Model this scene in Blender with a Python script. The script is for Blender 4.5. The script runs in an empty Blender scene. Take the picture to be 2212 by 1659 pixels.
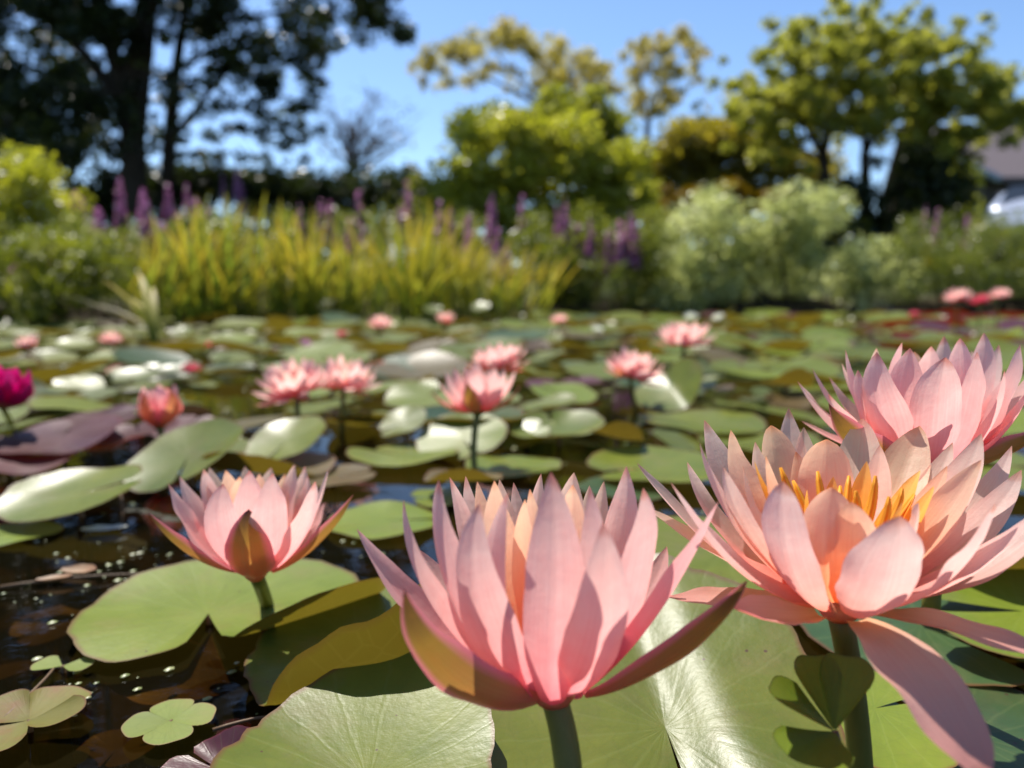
import bpy, math, random
import numpy as np
from mathutils import Vector, Matrix
R = math.radians
rng = np.random.default_rng(7)
random.seed(7)
scene = bpy.context.scene
COL = scene.collection

# ------------------------------------------------------------------ camera
FPX = 1661.0                       # focal length in pixels of a 2212 x 1659 picture
CAM = np.array([0.0, 0.0, 0.22])
PITCH = R(7.2)
FWD = np.array([0, math.cos(PITCH), -math.sin(PITCH)])
UPV = np.array([0, math.sin(PITCH), math.cos(PITCH)])
RGT = np.array([1.0, 0, 0])
cam_d = bpy.data.cameras.new('camera')
cam = bpy.data.objects.new('camera', cam_d)
COL.objects.link(cam)
cam.location = CAM
cam.rotation_euler = (R(90) - PITCH, 0, 0)
cam_d.sensor_width = 36
cam_d.lens = 36 * FPX / 2212
cam_d.clip_start = 0.01
cam_d.clip_end = 2000
cam_d.dof.use_dof = True
cam_d.dof.focus_distance = 0.335
cam_d.dof.aperture_fstop = 6.0
scene.camera = cam

# ------------------------------------------------------------------ light
SUN_EL, SUN_AZ = 57.0, -32.0       # azimuth from +Y towards +X
sdir = Vector((math.sin(R(SUN_AZ)) * math.cos(R(SUN_EL)), math.cos(R(SUN_AZ)) * math.cos(R(SUN_EL)), math.sin(R(SUN_EL))))
w = bpy.data.worlds.new('World')
scene.world = w
w.use_nodes = True
nt = w.node_tree
nt.nodes.clear()
sky = nt.nodes.new('ShaderNodeTexSky')
sky.sky_type = 'NISHITA'
sky.sun_disc = False
sky.sun_elevation = R(SUN_EL)
sky.sun_rotation = R(SUN_AZ)
sky.air_density = 0.9
sky.dust_density = 0.25
sky.ozone_density = 6.0
bg = nt.nodes.new('ShaderNodeBackground')
bg.inputs['Strength'].default_value = 0.118
wo = nt.nodes.new('ShaderNodeOutputWorld')
nt.links.new(sky.outputs[0], bg.inputs[0])
nt.links.new(bg.outputs[0], wo.inputs[0])
sun_d = bpy.data.lights.new('sun', 'SUN')
sun_d.energy = 4.8
sun_d.angle = R(0.53)
sun_d.color = (1.0, 0.95, 0.86)
sun = bpy.data.objects.new('sun', sun_d)
COL.objects.link(sun)
sun.rotation_euler = sdir.to_track_quat('Z', 'Y').to_euler()
vs = scene.view_settings
scene.display_settings.display_device = 'sRGB'
vs.view_transform = 'Standard'
vs.look = 'None'
vs.exposure = 0.62
vs.gamma = 1.0
vs.use_curve_mapping = False
scene.render.engine = 'CYCLES'
scene.cycles.use_denoising = True
scene.cycles.max_bounces = 10
scene.cycles.transparent_max_bounces = 12
scene.cycles.caustics_reflective = False
scene.cycles.caustics_refractive = False
scene.cycles.sample_clamp_indirect = 6.0

# ------------------------------------------------------------------ geometry helpers
def nrm(v):
    v = np.asarray(v, float)
    return v / (np.linalg.norm(v) + 1e-12)
def raydir(px, py):
    return RGT * ((px - 1106) / FPX) + UPV * ((829.5 - py) / FPX) + FWD
def P(px, py, d):                  # point at depth d along the optical axis
    return CAM + raydir(px, py) * d
def on(px, py, z=0.0):             # point where the sight line meets height z
    r = raydir(px, py)
    return CAM + r * ((z - CAM[2]) / r[2])
def atY(px, py, Y):                # point where the sight line meets distance Y
    r = raydir(px, py)
    return CAM + r * (Y / r[1])

def tag(o, label=None, cat=None, group=None, kind=None):
    if label: o['label'] = label
    if cat: o['category'] = cat
    if group: o['group'] = group
    if kind: o['kind'] = kind
    return o
def empty(name, loc=(0, 0, 0), label=None, cat=None, group=None):
    o = bpy.data.objects.new(name, None)
    COL.objects.link(o)
    o.location = [float(x) for x in loc]
    o.empty_display_size = 0.02
    return tag(o, label, cat, group)
def mesh(name, verts, faces, uvs=None, smooth=True, attrs=None):
    me = bpy.data.meshes.new(name)
    verts = np.asarray(verts, np.float32)
    faces = list(faces) if not isinstance(faces, np.ndarray) else faces
    if isinstance(faces, np.ndarray):
        n, k = faces.shape
        me.vertices.add(len(verts)); me.vertices.foreach_set('co', verts.ravel())
        me.loops.add(n * k); me.loops.foreach_set('vertex_index', faces.astype(np.int32).ravel())
        me.polygons.add(n)
        me.polygons.foreach_set('loop_start', np.arange(0, n * k, k, dtype=np.int32))
        me.update(calc_edges=True)
    else:
        me.from_pydata([tuple(map(float, v)) for v in verts], [], faces)
    if uvs is not None:
        uvs = np.asarray(uvs, np.float32)
        ul = me.uv_layers.new(name='UVMap')
        li = np.empty(len(me.loops), np.int32); me.loops.foreach_get('vertex_index', li)
        ul.data.foreach_set('uv', uvs[li].ravel())
    if attrs:
        for k, a in attrs.items():
            at = me.attributes.new(k, 'FLOAT', 'POINT')
            at.data.foreach_set('value', np.asarray(a, np.float32))
    if smooth:
        me.polygons.foreach_set('use_smooth', np.ones(len(me.polygons), bool))
    me.validate()
    me.update()
    return me
def obj(name, me, mat=None, parent=None, loc=None):
    o = bpy.data.objects.new(name, me)
    COL.objects.link(o)
    if mat and not me.materials: me.materials.append(mat)
    if parent: o.parent = parent
    if loc is not None: o.location = [float(x) for x in loc]
    return o
def grid_faces(n, m, flip=False):  # n rows of m points
    i = np.arange(n - 1)[:, None]; j = np.arange(m - 1)[None, :]
    a = (i * m + j).ravel(); b = a + 1; c = a + m + 1; d = a + m
    return np.stack([a, d, c, b] if flip else [a, b, c, d], 1)
def tube_geo(pts, radii, k=8, cap=True):
    pts = np.asarray(pts, float); n = len(pts)
    radii = np.broadcast_to(np.asarray(radii, float), (n,))
    tan = np.gradient(pts, axis=0)
    tan /= np.linalg.norm(tan, axis=1)[:, None] + 1e-12
    ref = np.array([0.31, 0.95, 0.05])
    V = []; U = []
    for i in range(n):
        s = nrm(np.cross(tan[i], ref)); b = np.cross(s, tan[i])
        for j in range(k):
            a = 2 * math.pi * j / k
            V.append(pts[i] + radii[i] * (math.cos(a) * s + math.sin(a) * b)); U.append((j / k, i / max(1, n - 1)))
    F = []
    for i in range(n - 1):
        for j in range(k):
            F.append((i * k + j, i * k + (j + 1) % k, (i + 1) * k + (j + 1) % k, (i + 1) * k + j))
    if cap:
        F.append(tuple(range(k))[::-1]); F.append(tuple((n - 1) * k + j for j in range(k)))
    return V, F, U
def tubes(name, paths, mat, parent=None, k=7):
    V = []; F = []; U = []
    for pts, rad in paths:
        v, f, u = tube_geo(pts, rad, k)
        o = len(V); V += v; U += u; F += [tuple(i + o for i in q) for q in f]
    return obj(name, mesh(name, V, F, U), mat, parent)
def bez(p0, p1, p2, n):
    t = np.linspace(0, 1, n)[:, None]
    p0, p1, p2 = map(np.asarray, (p0, p1, p2))
    return (1 - t) ** 2 * p0 + 2 * t * (1 - t) * p1 + t ** 2 * p2

# ------------------------------------------------------------------ materials
def new_mat(name):
    m = bpy.data.materials.new(name); m.use_nodes = True
    m.node_tree.nodes.clear()
    return m, m.node_tree.nodes, m.node_tree.links
def N(nodes, t, **kw):
    n = nodes.new(t)
    for k, v in kw.items(): setattr(n, k, v)
    return n
def math_n(nodes, links, op, a, b=None, c=None, clamp=False):
    n = N(nodes, 'ShaderNodeMath', operation=op, use_clamp=clamp)
    for i, x in enumerate((a, b, c)):
        if x is None: continue
        if isinstance(x, (int, float)): n.inputs[i].default_value = x
        else: links.new(x, n.inputs[i])
    return n.outputs[0]
def mix_c(nodes, links, fac, a, b, mode='MIX'):
    n = N(nodes, 'ShaderNodeMix', data_type='RGBA', blend_type=mode)
    for sock, x in ((n.inputs[0], fac), (n.inputs[6], a), (n.inputs[7], b)):
        if isinstance(x, (int, float)): sock.default_value = x
        elif isinstance(x, tuple): sock.default_value = (*x, 1) if len(x) == 3 else x
        else: links.new(x, sock)
    return n.outputs[2]
def ramp(nodes, links, fac, stops, interp='LINEAR'):
    n = N(nodes, 'ShaderNodeValToRGB')
    cr = n.color_ramp; cr.interpolation = interp
    while len(cr.elements) < len(stops): cr.elements.new(0.5)
    for e, (p, c) in zip(cr.elements, stops):
        e.position = p; e.color = (*c, 1)
    links.new(fac, n.inputs[0])
    return n.outputs[0]
def noise(nodes, links, vec, scale, detail=3, rough=0.55):
    n = N(nodes, 'ShaderNodeTexNoise')
    n.inputs['Scale'].default_value = scale; n.inputs['Detail'].default_value = detail; n.inputs['Roughness'].default_value = rough
    if vec is not None: links.new(vec, n.inputs['Vector'])
    return n.outputs['Fac']
def leafy_shader(nodes, links, col, tcol, fac, rough, spec, bump=None, coat=0.0):
    p = N(nodes, 'ShaderNodeBsdfPrincipled')
    links.new(col, p.inputs['Base Color'])
    if isinstance(rough, float): p.inputs['Roughness'].default_value = rough
    else: links.new(rough, p.inputs['Roughness'])
    p.inputs['Specular IOR Level'].default_value = spec
    t = N(nodes, 'ShaderNodeBsdfTranslucent')
    links.new(tcol, t.inputs['Color'])
    if bump is not None:
        links.new(bump, p.inputs['Normal']); links.new(bump, t.inputs['Normal'])
    mx = N(nodes, 'ShaderNodeMixShader')
    if isinstance(fac, float): mx.inputs[0].default_value = fac
    else: links.new(fac, mx.inputs[0])
    links.new(p.outputs[0], mx.inputs[1]); links.new(t.outputs[0], mx.inputs[2])
    o = N(nodes, 'ShaderNodeOutputMaterial')
    links.new(mx.outputs[0], o.inputs[0])
def bump_n(nodes, links, h, strength, dist):
    b = N(nodes, 'ShaderNodeBump')
    b.inputs['Strength'].default_value = strength; b.inputs['Distance'].default_value = dist
    links.new(h, b.inputs['Height'])
    return b.outputs[0]
def hsv_var(nodes, links, col, amount=0.12):
    oi = N(nodes, 'ShaderNodeObjectInfo')
    v = math_n(nodes, links, 'MULTIPLY_ADD', oi.outputs['Random'], amount, 1 - amount / 2)
    h = N(nodes, 'ShaderNodeHueSaturation')
    links.new(v, h.inputs['Value']); links.new(col, h.inputs['Color'])
    return h.outputs[0]

def petal_mat(name, stops, transl=0.45, back=None, margin=(0.9, 0.62, 0.58), tip=None, spec=0.22, rough=0.42, sat=1.0):
    """stops: colour along the petal from base to tip; back: stops on the outer side of a sepal."""
    m, nd, lk = new_mat(name)
    uv = N(nd, 'ShaderNodeUVMap')
    sx = N(nd, 'ShaderNodeSeparateXYZ'); lk.new(uv.outputs[0], sx.inputs[0])
    mp = N(nd, 'ShaderNodeMapping'); mp.inputs['Scale'].default_value = (22, 1.1, 1)
    oi0 = N(nd, 'ShaderNodeObjectInfo'); cz0 = N(nd, 'ShaderNodeCombineXYZ'); lk.new(math_n(nd, lk, 'MULTIPLY', oi0.outputs['Random'], 40.0), cz0.inputs[0]); lk.new(cz0.outputs[0], mp.inputs['Location'])
    lk.new(uv.outputs[0], mp.inputs[0])
    streak = noise(nd, lk, mp.outputs[0], 1.0, 3, 0.6)
    tc = N(nd, 'ShaderNodeTexCoord')
    mott = noise(nd, lk, tc.outputs['Object'], 90, 5, 0.68)
    vpos = math_n(nd, lk, 'ADD', sx.outputs[1], math_n(nd, lk, 'MULTIPLY_ADD', mott, 0.24, -0.12))
    col = ramp(nd, lk, vpos, stops)
    edge = math_n(nd, lk, 'ABSOLUTE', math_n(nd, lk, 'SUBTRACT', sx.outputs[0], 0.5))
    if back:
        cb = ramp(nd, lk, vpos, back)
        em = math_n(nd, lk, 'SMOOTH_MIN', 1.0, math_n(nd, lk, 'MULTIPLY', math_n(nd, lk, 'SUBTRACT', edge, 0.28, clamp=True), 5.5), 0.1, clamp=True)
        cb = mix_c(nd, lk, em, cb, margin)
        ge = N(nd, 'ShaderNodeNewGeometry')
        col = mix_c(nd, lk, ge.outputs['Backfacing'], col, cb)
    st = math_n(nd, lk, 'MULTIPLY_ADD', streak, 0.46, 0.77)
    st2 = math_n(nd, lk, 'MULTIPLY_ADD', mott, 0.30, 0.85)
    stc = N(nd, 'ShaderNodeCombineColor')
    lk.new(math_n(nd, lk, 'MULTIPLY_ADD', streak, 0.14, 0.93), stc.inputs[0])
    lk.new(math_n(nd, lk, 'MULTIPLY', st, st2), stc.inputs[1]); lk.new(math_n(nd, lk, 'MULTIPLY', st, st2), stc.inputs[2])
    col = mix_c(nd, lk, 0.8, col, stc.outputs[0], 'MULTIPLY')
    if tip:
        tf = math_n(nd, lk, 'MULTIPLY', math_n(nd, lk, 'SUBTRACT', math_n(nd, lk, 'ADD', sx.outputs[1], math_n(nd, lk, 'MULTIPLY_ADD', mott, 0.12, -0.06)), 0.935, clamp=True), 11, clamp=True)
        col = mix_c(nd, lk, tf, col, tip)
    col = hsv_var(nd, lk, col, 0.10)
    hs = N(nd, 'ShaderNodeHueSaturation'); hs.inputs['Saturation'].default_value = 1.06; hs.inputs['Value'].default_value = 1.06
    lk.new(col, hs.inputs['Color'])
    hh = math_n(nd, lk, 'ADD', math_n(nd, lk, 'MULTIPLY', mott, 1.0), math_n(nd, lk, 'MULTIPLY', streak, 0.22))
    bm = bump_n(nd, lk, hh, 0.38, 0.0013)
    leafy_shader(nd, lk, col, hs.outputs[0], transl, rough, spec, bm)
    return m

PINK = petal_mat('petal_pink', [(0, (0.86, 0.26, 0.30)), (0.25, (0.89, 0.42, 0.42)), (0.6, (0.91, 0.56, 0.52)), (0.92, (0.92, 0.63, 0.56)), (1, (0.82, 0.44, 0.37))], 0.57, tip=(0.66, 0.25, 0.18))
PINK_DEEP = petal_mat('petal_rose', [(0, (0.82, 0.18, 0.25)), (0.3, (0.84, 0.31, 0.35)), (0.7, (0.88, 0.48, 0.47)), (1, (0.90, 0.56, 0.52))], 0.5, tip=(0.6, 0.16, 0.14))
PEACH = petal_mat('petal_peach', [(0, (0.94, 0.40, 0.20)), (0.3, (0.94, 0.50, 0.30)), (0.7, (0.95, 0.62, 0.44)), (1, (0.95, 0.64, 0.44))], 0.57, tip=(0.75, 0.28, 0.12))
GOLD = petal_mat('petal_gold', [(0, (0.92, 0.34, 0.03)), (0.5, (0.95, 0.46, 0.06)), (1, (0.95, 0.55, 0.16))], 0.45)
BLUSH = petal_mat('petal_blush', [(0, (0.92, 0.36, 0.24)), (0.2, (0.92, 0.48, 0.38)), (0.55, (0.93, 0.62, 0.52)), (1, (0.94, 0.68, 0.55))], 0.57, tip=(0.70, 0.33, 0.22))
SEPAL = petal_mat('sepal_olive', [(0, (0.80, 0.36, 0.28)), (0.35, (0.78, 0.40, 0.35)), (1, (0.78, 0.42, 0.38))], 0.34,
                  back=[(0, (0.55, 0.19, 0.12)), (0.3, (0.52, 0.26, 0.09)), (0.7, (0.36, 0.22, 0.055)), (0.95, (0.14, 0.07, 0.03)), (1, (0.06, 0.025, 0.015))], margin=(0.78, 0.26, 0.29), tip=(0.10, 0.03, 0.03), rough=0.42, spec=0.35)
SEPAL_ROSE = petal_mat('sepal_rose', [(0, (0.92, 0.55, 0.30)), (0.3, (0.92, 0.53, 0.40)), (0.7, (0.90, 0.46, 0.40)), (1, (0.80, 0.34, 0.30))], 0.55,
                  back=[(0, (0.55, 0.20, 0.10)), (0.5, (0.62, 0.30, 0.14)), (1, (0.40, 0.13, 0.07))], margin=(0.76, 0.24, 0.26), tip=(0.35, 0.08, 0.06))
PALE = petal_mat('petal_pale', [(0, (0.90, 0.34, 0.26)), (0.25, (0.91, 0.46, 0.40)), (0.6, (0.93, 0.61, 0.55)), (0.92, (0.94, 0.68, 0.60)), (1, (0.84, 0.48, 0.38))], 0.57, tip=(0.68, 0.30, 0.20))
RED = petal_mat('petal_red', [(0, (0.60, 0.03, 0.09)), (0.5, (0.70, 0.08, 0.14)), (1, (0.80, 0.26, 0.28))], 0.45)
MAGENTA = petal_mat('petal_magenta', [(0, (0.40, 0.005, 0.07)), (0.6, (0.52, 0.01, 0.12)), (1, (0.62, 0.06, 0.22))], 0.4)
TAN = petal_mat('petal_tan', [(0, (0.30, 0.16, 0.08)), (0.5, (0.45, 0.29, 0.17)), (1, (0.40, 0.20, 0.10))], 0.3)
WHITE = petal_mat('petal_white', [(0, (0.78, 0.74, 0.45)), (0.5, (0.82, 0.82, 0.70)), (1, (0.85, 0.85, 0.78))], 0.4)
MAUVE = petal_mat('petal_mauve', [(0, (0.40, 0.14, 0.26)), (1, (0.58, 0.36, 0.46))], 0.4)

def stem_mat(name, c1, c2, rough=0.35):
    m, nd, lk = new_mat(name)
    tc = N(nd, 'ShaderNodeTexCoord')
    mp = N(nd, 'ShaderNodeMapping'); mp.inputs['Scale'].default_value = (1, 1, 0.15)
    lk.new(tc.outputs['Object'], mp.inputs[0])
    f = noise(nd, lk, mp.outputs[0], 260, 3, 0.6)
    col = mix_c(nd, lk, f, c1, c2)
    leafy_shader(nd, lk, col, col, 0.12, rough, 0.4, bump_n(nd, lk, f, 0.3, 0.001))
    return m
STEM = stem_mat('lily_stem', (0.11, 0.115, 0.016), (0.21, 0.19, 0.035), 0.5)
STEM_BROWN = stem_mat('brown_stem', (0.10, 0.055, 0.025), (0.20, 0.12, 0.055), 0.6)

def stamen_mat():
    m, nd, lk = new_mat('stamen_orange')
    uv = N(nd, 'ShaderNodeUVMap')
    sx = N(nd, 'ShaderNodeSeparateXYZ'); lk.new(uv.outputs[0], sx.inputs[0])
    wv = math_n(nd, lk, 'SINE', math_n(nd, lk, 'MULTIPLY', sx.outputs[0], 31.4))
    f = math_n(nd, lk, 'MULTIPLY_ADD', wv, 0.5, 0.5)
    col = mix_c(nd, lk, f, (0.88, 0.30, 0.012), (0.98, 0.54, 0.05))
    leafy_shader(nd, lk, col, col, 0.3, 0.5, 0.25, bump_n(nd, lk, f, 0.5, 0.0006))
    return m
STAMEN = stamen_mat()

def pad_mat(name, c1, c2, c3, under1, under2, rim=(0.16, 0.06, 0.03), transl=0.24, rough=0.36, wear=0.5, spec=0.27, veins=17, tint=(0.34, 0.26, 0.015)):
    m, nd, lk = new_mat(name)
    uv = N(nd, 'ShaderNodeUVMap')
    sx = N(nd, 'ShaderNodeSeparateXYZ'); lk.new(uv.outputs[0], sx.inputs[0])
    tc = N(nd, 'ShaderNodeTexCoord')
    oi = N(nd, 'ShaderNodeObjectInfo')
    off = N(nd, 'ShaderNodeVectorMath', operation='SCALE'); lk.new(oi.outputs['Location'], off.inputs[0]); off.inputs['Scale'].default_value = 7.3
    ad = N(nd, 'ShaderNodeVectorMath', operation='ADD'); lk.new(tc.outputs['Object'], ad.inputs[0]); lk.new(off.outputs[0], ad.inputs[1])
    big = noise(nd, lk, ad.outputs[0], 16, 4, 0.6)
    fine = noise(nd, lk, ad.outputs[0], 240, 3, 0.6)
    mp = N(nd, 'ShaderNodeMapping'); mp.inputs['Scale'].default_value = (34, 2.2, 1); lk.new(uv.outputs[0], mp.inputs[0])
    streak = noise(nd, lk, mp.outputs[0], 1.0, 3, 0.6)
    top = mix_c(nd, lk, math_n(nd, lk, 'MULTIPLY_ADD', big, 2.2, -0.6, clamp=True), c1, c2)
    # worn, browned patches
    wr = math_n(nd, lk, 'MULTIPLY', math_n(nd, lk, 'SUBTRACT', noise(nd, lk, ad.outputs[0], 24, 5, 0.62), 0.52, clamp=True), 5.0 * wear, clamp=True)
    top = mix_c(nd, lk, wr, top, c3)
    stv = math_n(nd, lk, 'MULTIPLY_ADD', streak, 0.5, 0.75)
    stc = N(nd, 'ShaderNodeCombineColor')
    for i in range(3): lk.new(stv, stc.inputs[i])
    top = mix_c(nd, lk, 0.7, top, stc.outputs[0], 'MULTIPLY')
    # radial veins
    fr = math_n(nd, lk, 'FRACT', math_n(nd, lk, 'ADD', math_n(nd, lk, 'MULTIPLY', sx.outputs[0], float(veins)), math_n(nd, lk, 'MULTIPLY', big, 0.7)))
    vd = math_n(nd, lk, 'MULTIPLY', math_n(nd, lk, 'ABSOLUTE', math_n(nd, lk, 'SUBTRACT', fr, 0.5)), math_n(nd, lk, 'MAXIMUM', sx.outputs[1], 0.25))
    vein = math_n(nd, lk, 'SUBTRACT', 1.0, math_n(nd, lk, 'MULTIPLY', vd, 22.0, clamp=True), clamp=True)
    top = mix_c(nd, lk, math_n(nd, lk, 'MULTIPLY', vein, 0.10), top, (0.30, 0.34, 0.12))
    sp = N(nd, 'ShaderNodeTexVoronoi'); sp.inputs['Scale'].default_value = 120; lk.new(ad.outputs[0], sp.inputs['Vector'])
    spn = math_n(nd, lk, 'GREATER_THAN', noise(nd, lk, ad.outputs[0], 60, 1), 0.62)
    spot = math_n(nd, lk, 'MULTIPLY', math_n(nd, lk, 'LESS_THAN', sp.outputs['Distance'], 0.11), spn)
    top = mix_c(nd, lk, math_n(nd, lk, 'MULTIPLY', spot, 0.8), top, (0.08, 0.02, 0.03))
    vt = N(nd, 'ShaderNodeTexVoronoi', feature='DISTANCE_TO_EDGE'); vt.inputs['Scale'].default_value = 95; lk.new(ad.outputs[0], vt.inputs['Vector'])
    vtl = math_n(nd, lk, 'SUBTRACT', 1.0, math_n(nd, lk, 'MULTIPLY', vt.outputs['Distance'], 14.0, clamp=True), clamp=True)
    top = mix_c(nd, lk, math_n(nd, lk, 'MULTIPLY', vtl, 0.10), top, (0.06, 0.09, 0.02))
    un = mix_c(nd, lk, math_n(nd, lk, 'MULTIPLY_ADD', big, 1.8, -0.4, clamp=True), under1, under2)
    vor = N(nd, 'ShaderNodeTexVoronoi', feature='DISTANCE_TO_EDGE'); vor.inputs['Scale'].default_value = 70; lk.new(ad.outputs[0], vor.inputs['Vector'])
    vl = math_n(nd, lk, 'SUBTRACT', 1.0, math_n(nd, lk, 'MULTIPLY', vor.outputs['Distance'], 16.0, clamp=True), clamp=True)
    un = mix_c(nd, lk, math_n(nd, lk, 'MULTIPLY', vl, 0.22), un, (0.30, 0.22, 0.05))
    ge = N(nd, 'ShaderNodeNewGeometry')
    col = mix_c(nd, lk, ge.outputs['Backfacing'], top, un)
    rf = math_n(nd, lk, 'MULTIPLY', math_n(nd, lk, 'SUBTRACT', math_n(nd, lk, 'ADD', sx.outputs[1], math_n(nd, lk, 'MULTIPLY_ADD', streak, 0.04, -0.02)), 0.955, clamp=True), 24, clamp=True)
    col = mix_c(nd, lk, math_n(nd, lk, 'MULTIPLY', rf, 0.8), col, rim)
    col = hsv_var(nd, lk, col, 0.3)
    tcol = mix_c(nd, lk, 0.55, col, tint)
    h = math_n(nd, lk, 'ADD', math_n(nd, lk, 'MULTIPLY', fine, 0.20), math_n(nd, lk, 'ADD', math_n(nd, lk, 'MULTIPLY', streak, 0.22), math_n(nd, lk, 'MULTIPLY', vein, -0.05)))
    bm = bump_n(nd, lk, h, 0.4, 0.0018)
    rg = math_n(nd, lk, 'MULTIPLY_ADD', big, 0.16, rough - 0.08)
    leafy_shader(nd, lk, col, tcol, transl, rg, spec, bm)
    return m
PAD = pad_mat('pad_green', (0.105, 0.145, 0.016), (0.18, 0.20, 0.024), (0.20, 0.17, 0.06), (0.16, 0.10, 0.018), (0.21, 0.15, 0.022))
PAD_FRESH = pad_mat('pad_fresh', (0.145, 0.200, 0.020), (0.20, 0.245, 0.028), (0.22, 0.19, 0.05), (0.17, 0.13, 0.02), (0.22, 0.17, 0.03), wear=0.5)
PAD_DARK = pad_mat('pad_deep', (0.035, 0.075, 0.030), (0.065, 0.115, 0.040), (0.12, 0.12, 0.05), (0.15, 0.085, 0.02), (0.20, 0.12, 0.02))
PAD_MAROON = pad_mat('pad_maroon', (0.075, 0.020, 0.026), (0.14, 0.05, 0.06), (0.11, 0.04, 0.03), (0.22, 0.022, 0.012), (0.30, 0.05, 0.015), transl=0.25, rim=(0.2, 0.04, 0.05), tint=(0.32, 0.03, 0.008))
PAD_BROWN = pad_mat('pad_bronze', (0.10, 0.07, 0.028), (0.15, 0.115, 0.04), (0.14, 0.09, 0.04), (0.11, 0.045, 0.018), (0.17, 0.08, 0.02))

def foliage_mat(name, dark, light, third=None, transl=0.35, rough=0.36, spec=0.4):
    m, nd, lk = new_mat(name)
    a = N(nd, 'ShaderNodeAttribute'); a.attribute_name = 'tone'
    st = [(0, dark), (0.75, light)] + ([(1, third)] if third else [])
    col = ramp(nd, lk, a.outputs['Fac'], st)
    hs = N(nd, 'ShaderNodeHueSaturation'); hs.inputs['Saturation'].default_value = 1.15; hs.inputs['Value'].default_value = 1.3
    lk.new(col, hs.inputs['Color'])
    leafy_shader(nd, lk, col, hs.outputs[0], transl, rough, spec)
    return m
def plain(name, c, rough=0.6, spec=0.4, metal=0.0, var=0.25, scale=12, bump=0.2):
    m, nd, lk = new_mat(name)
    tc = N(nd, 'ShaderNodeTexCoord')
    f = noise(nd, lk, tc.outputs['Object'], scale, 4, 0.6)
    c = np.array(c)
    col = mix_c(nd, lk, f, tuple(c * (1 - var)), tuple(np.minimum(c * (1 + var), 0.95)))
    p = N(nd, 'ShaderNodeBsdfPrincipled'); lk.new(col, p.inputs['Base Color'])
    p.inputs['Roughness'].default_value = rough; p.inputs['Specular IOR Level'].default_value = spec; p.inputs['Metallic'].default_value = metal
    if bump: lk.new(bump_n(nd, lk, f, bump, 0.02), p.inputs['Normal'])
    o = N(nd, 'ShaderNodeOutputMaterial'); lk.new(p.outputs[0], o.inputs[0])
    return m
BARK = plain('bark', (0.05, 0.038, 0.028), 0.9, 0.1, var=0.5, scale=9, bump=0.8)
BARK_GREY = plain('bark_grey', (0.17, 0.14, 0.13), 0.9, 0.1, var=0.3, scale=9, bump=0.6)

# ------------------------------------------------------------------ ground and water
def shore(x):                      # distance of the far bank along x
    return 5.7 + 0.25 * np.sin(x * 0.9 + 1.0) + 0.12 * np.sin(x * 2.3) + np.clip(x - 1.0, 0, 3) * 0.35 - np.clip(-x - 1.6, 0, 2.0) * 1.1
def ground_z(x, y):
    s = np.minimum(np.minimum(y + 1.1, shore(x) - y), np.minimum(x + 4.6, 6.2 - x))   # positive inside the pond
    zb = np.clip(-s, 0, 12)
    z_out = 0.05 + 0.62 * (1 - np.exp(-zb / 4.0)) + 0.004 * np.clip(-s - 12, 0, 400) * 0
    z_in = -0.30 + 0.30 * np.exp(-np.clip(s, 0, 9) / 0.22)
    return np.where(s < 0, z_out, z_in)
def make_ground():
    def axis(lo, hi, dense_lo, dense_hi, nd, nf):
        d = np.linspace(dense_lo, dense_hi, nd)
        a = dense_lo - np.geomspace(0.2, dense_lo - lo, nf)[::-1]
        b = dense_hi + np.geomspace(0.2, hi - dense_hi, nf)
        return np.concatenate([a, d, b])
    xs = axis(-700, 700, -8, 9, 120, 26); ys = axis(-300, 1200, -2.5, 9, 110, 26)
    X, Y = np.meshgrid(xs, ys)
    Z = ground_z(X, Y) + 0.02 * np.sin(X * 3.1 + Y) * np.cos(Y * 2.7)
    V = np.stack([X, Y, Z], -1).reshape(-1, 3)
    m, nd, lk = new_mat('ground_soil')
    tc = N(nd, 'ShaderNodeTexCoord')
    f = noise(nd, lk, tc.outputs['Object'], 2.2, 6, 0.65)
    g = noise(nd, lk, tc.outputs['Object'], 30, 4, 0.65)
    grass = mix_c(nd, lk, g, (0.03, 0.045, 0.012), (0.07, 0.085, 0.025))
    soil = mix_c(nd, lk, f, (0.018, 0.012, 0.006), (0.05, 0.034, 0.017))
    sz = N(nd, 'ShaderNodeSeparateXYZ'); lk.new(tc.outputs['Object'], sz.inputs[0])
    k = math_n(nd, lk, 'MULTIPLY', math_n(nd, lk, 'SUBTRACT', sz.outputs[2], 0.08, clamp=True), 9.0, clamp=True)
    col = mix_c(nd, lk, k, soil, grass)
    p = N(nd, 'ShaderNodeBsdfPrincipled'); lk.new(col, p.inputs['Base Color']); p.inputs['Roughness'].default_value = 0.95
    p.inputs['Specular IOR Level'].default_value = 0.15
    lk.new(bump_n(nd, lk, g, 0.6, 0.02), p.inputs['Normal'])
    o = N(nd, 'ShaderNodeOutputMaterial'); lk.new(p.outputs[0], o.inputs[0])
    tag(obj('ground', mesh('ground', V, grid_faces(len(ys), len(xs))), m), 'muddy pond bed rising to a grassy bank', kind='structure')
make_ground()
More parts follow.
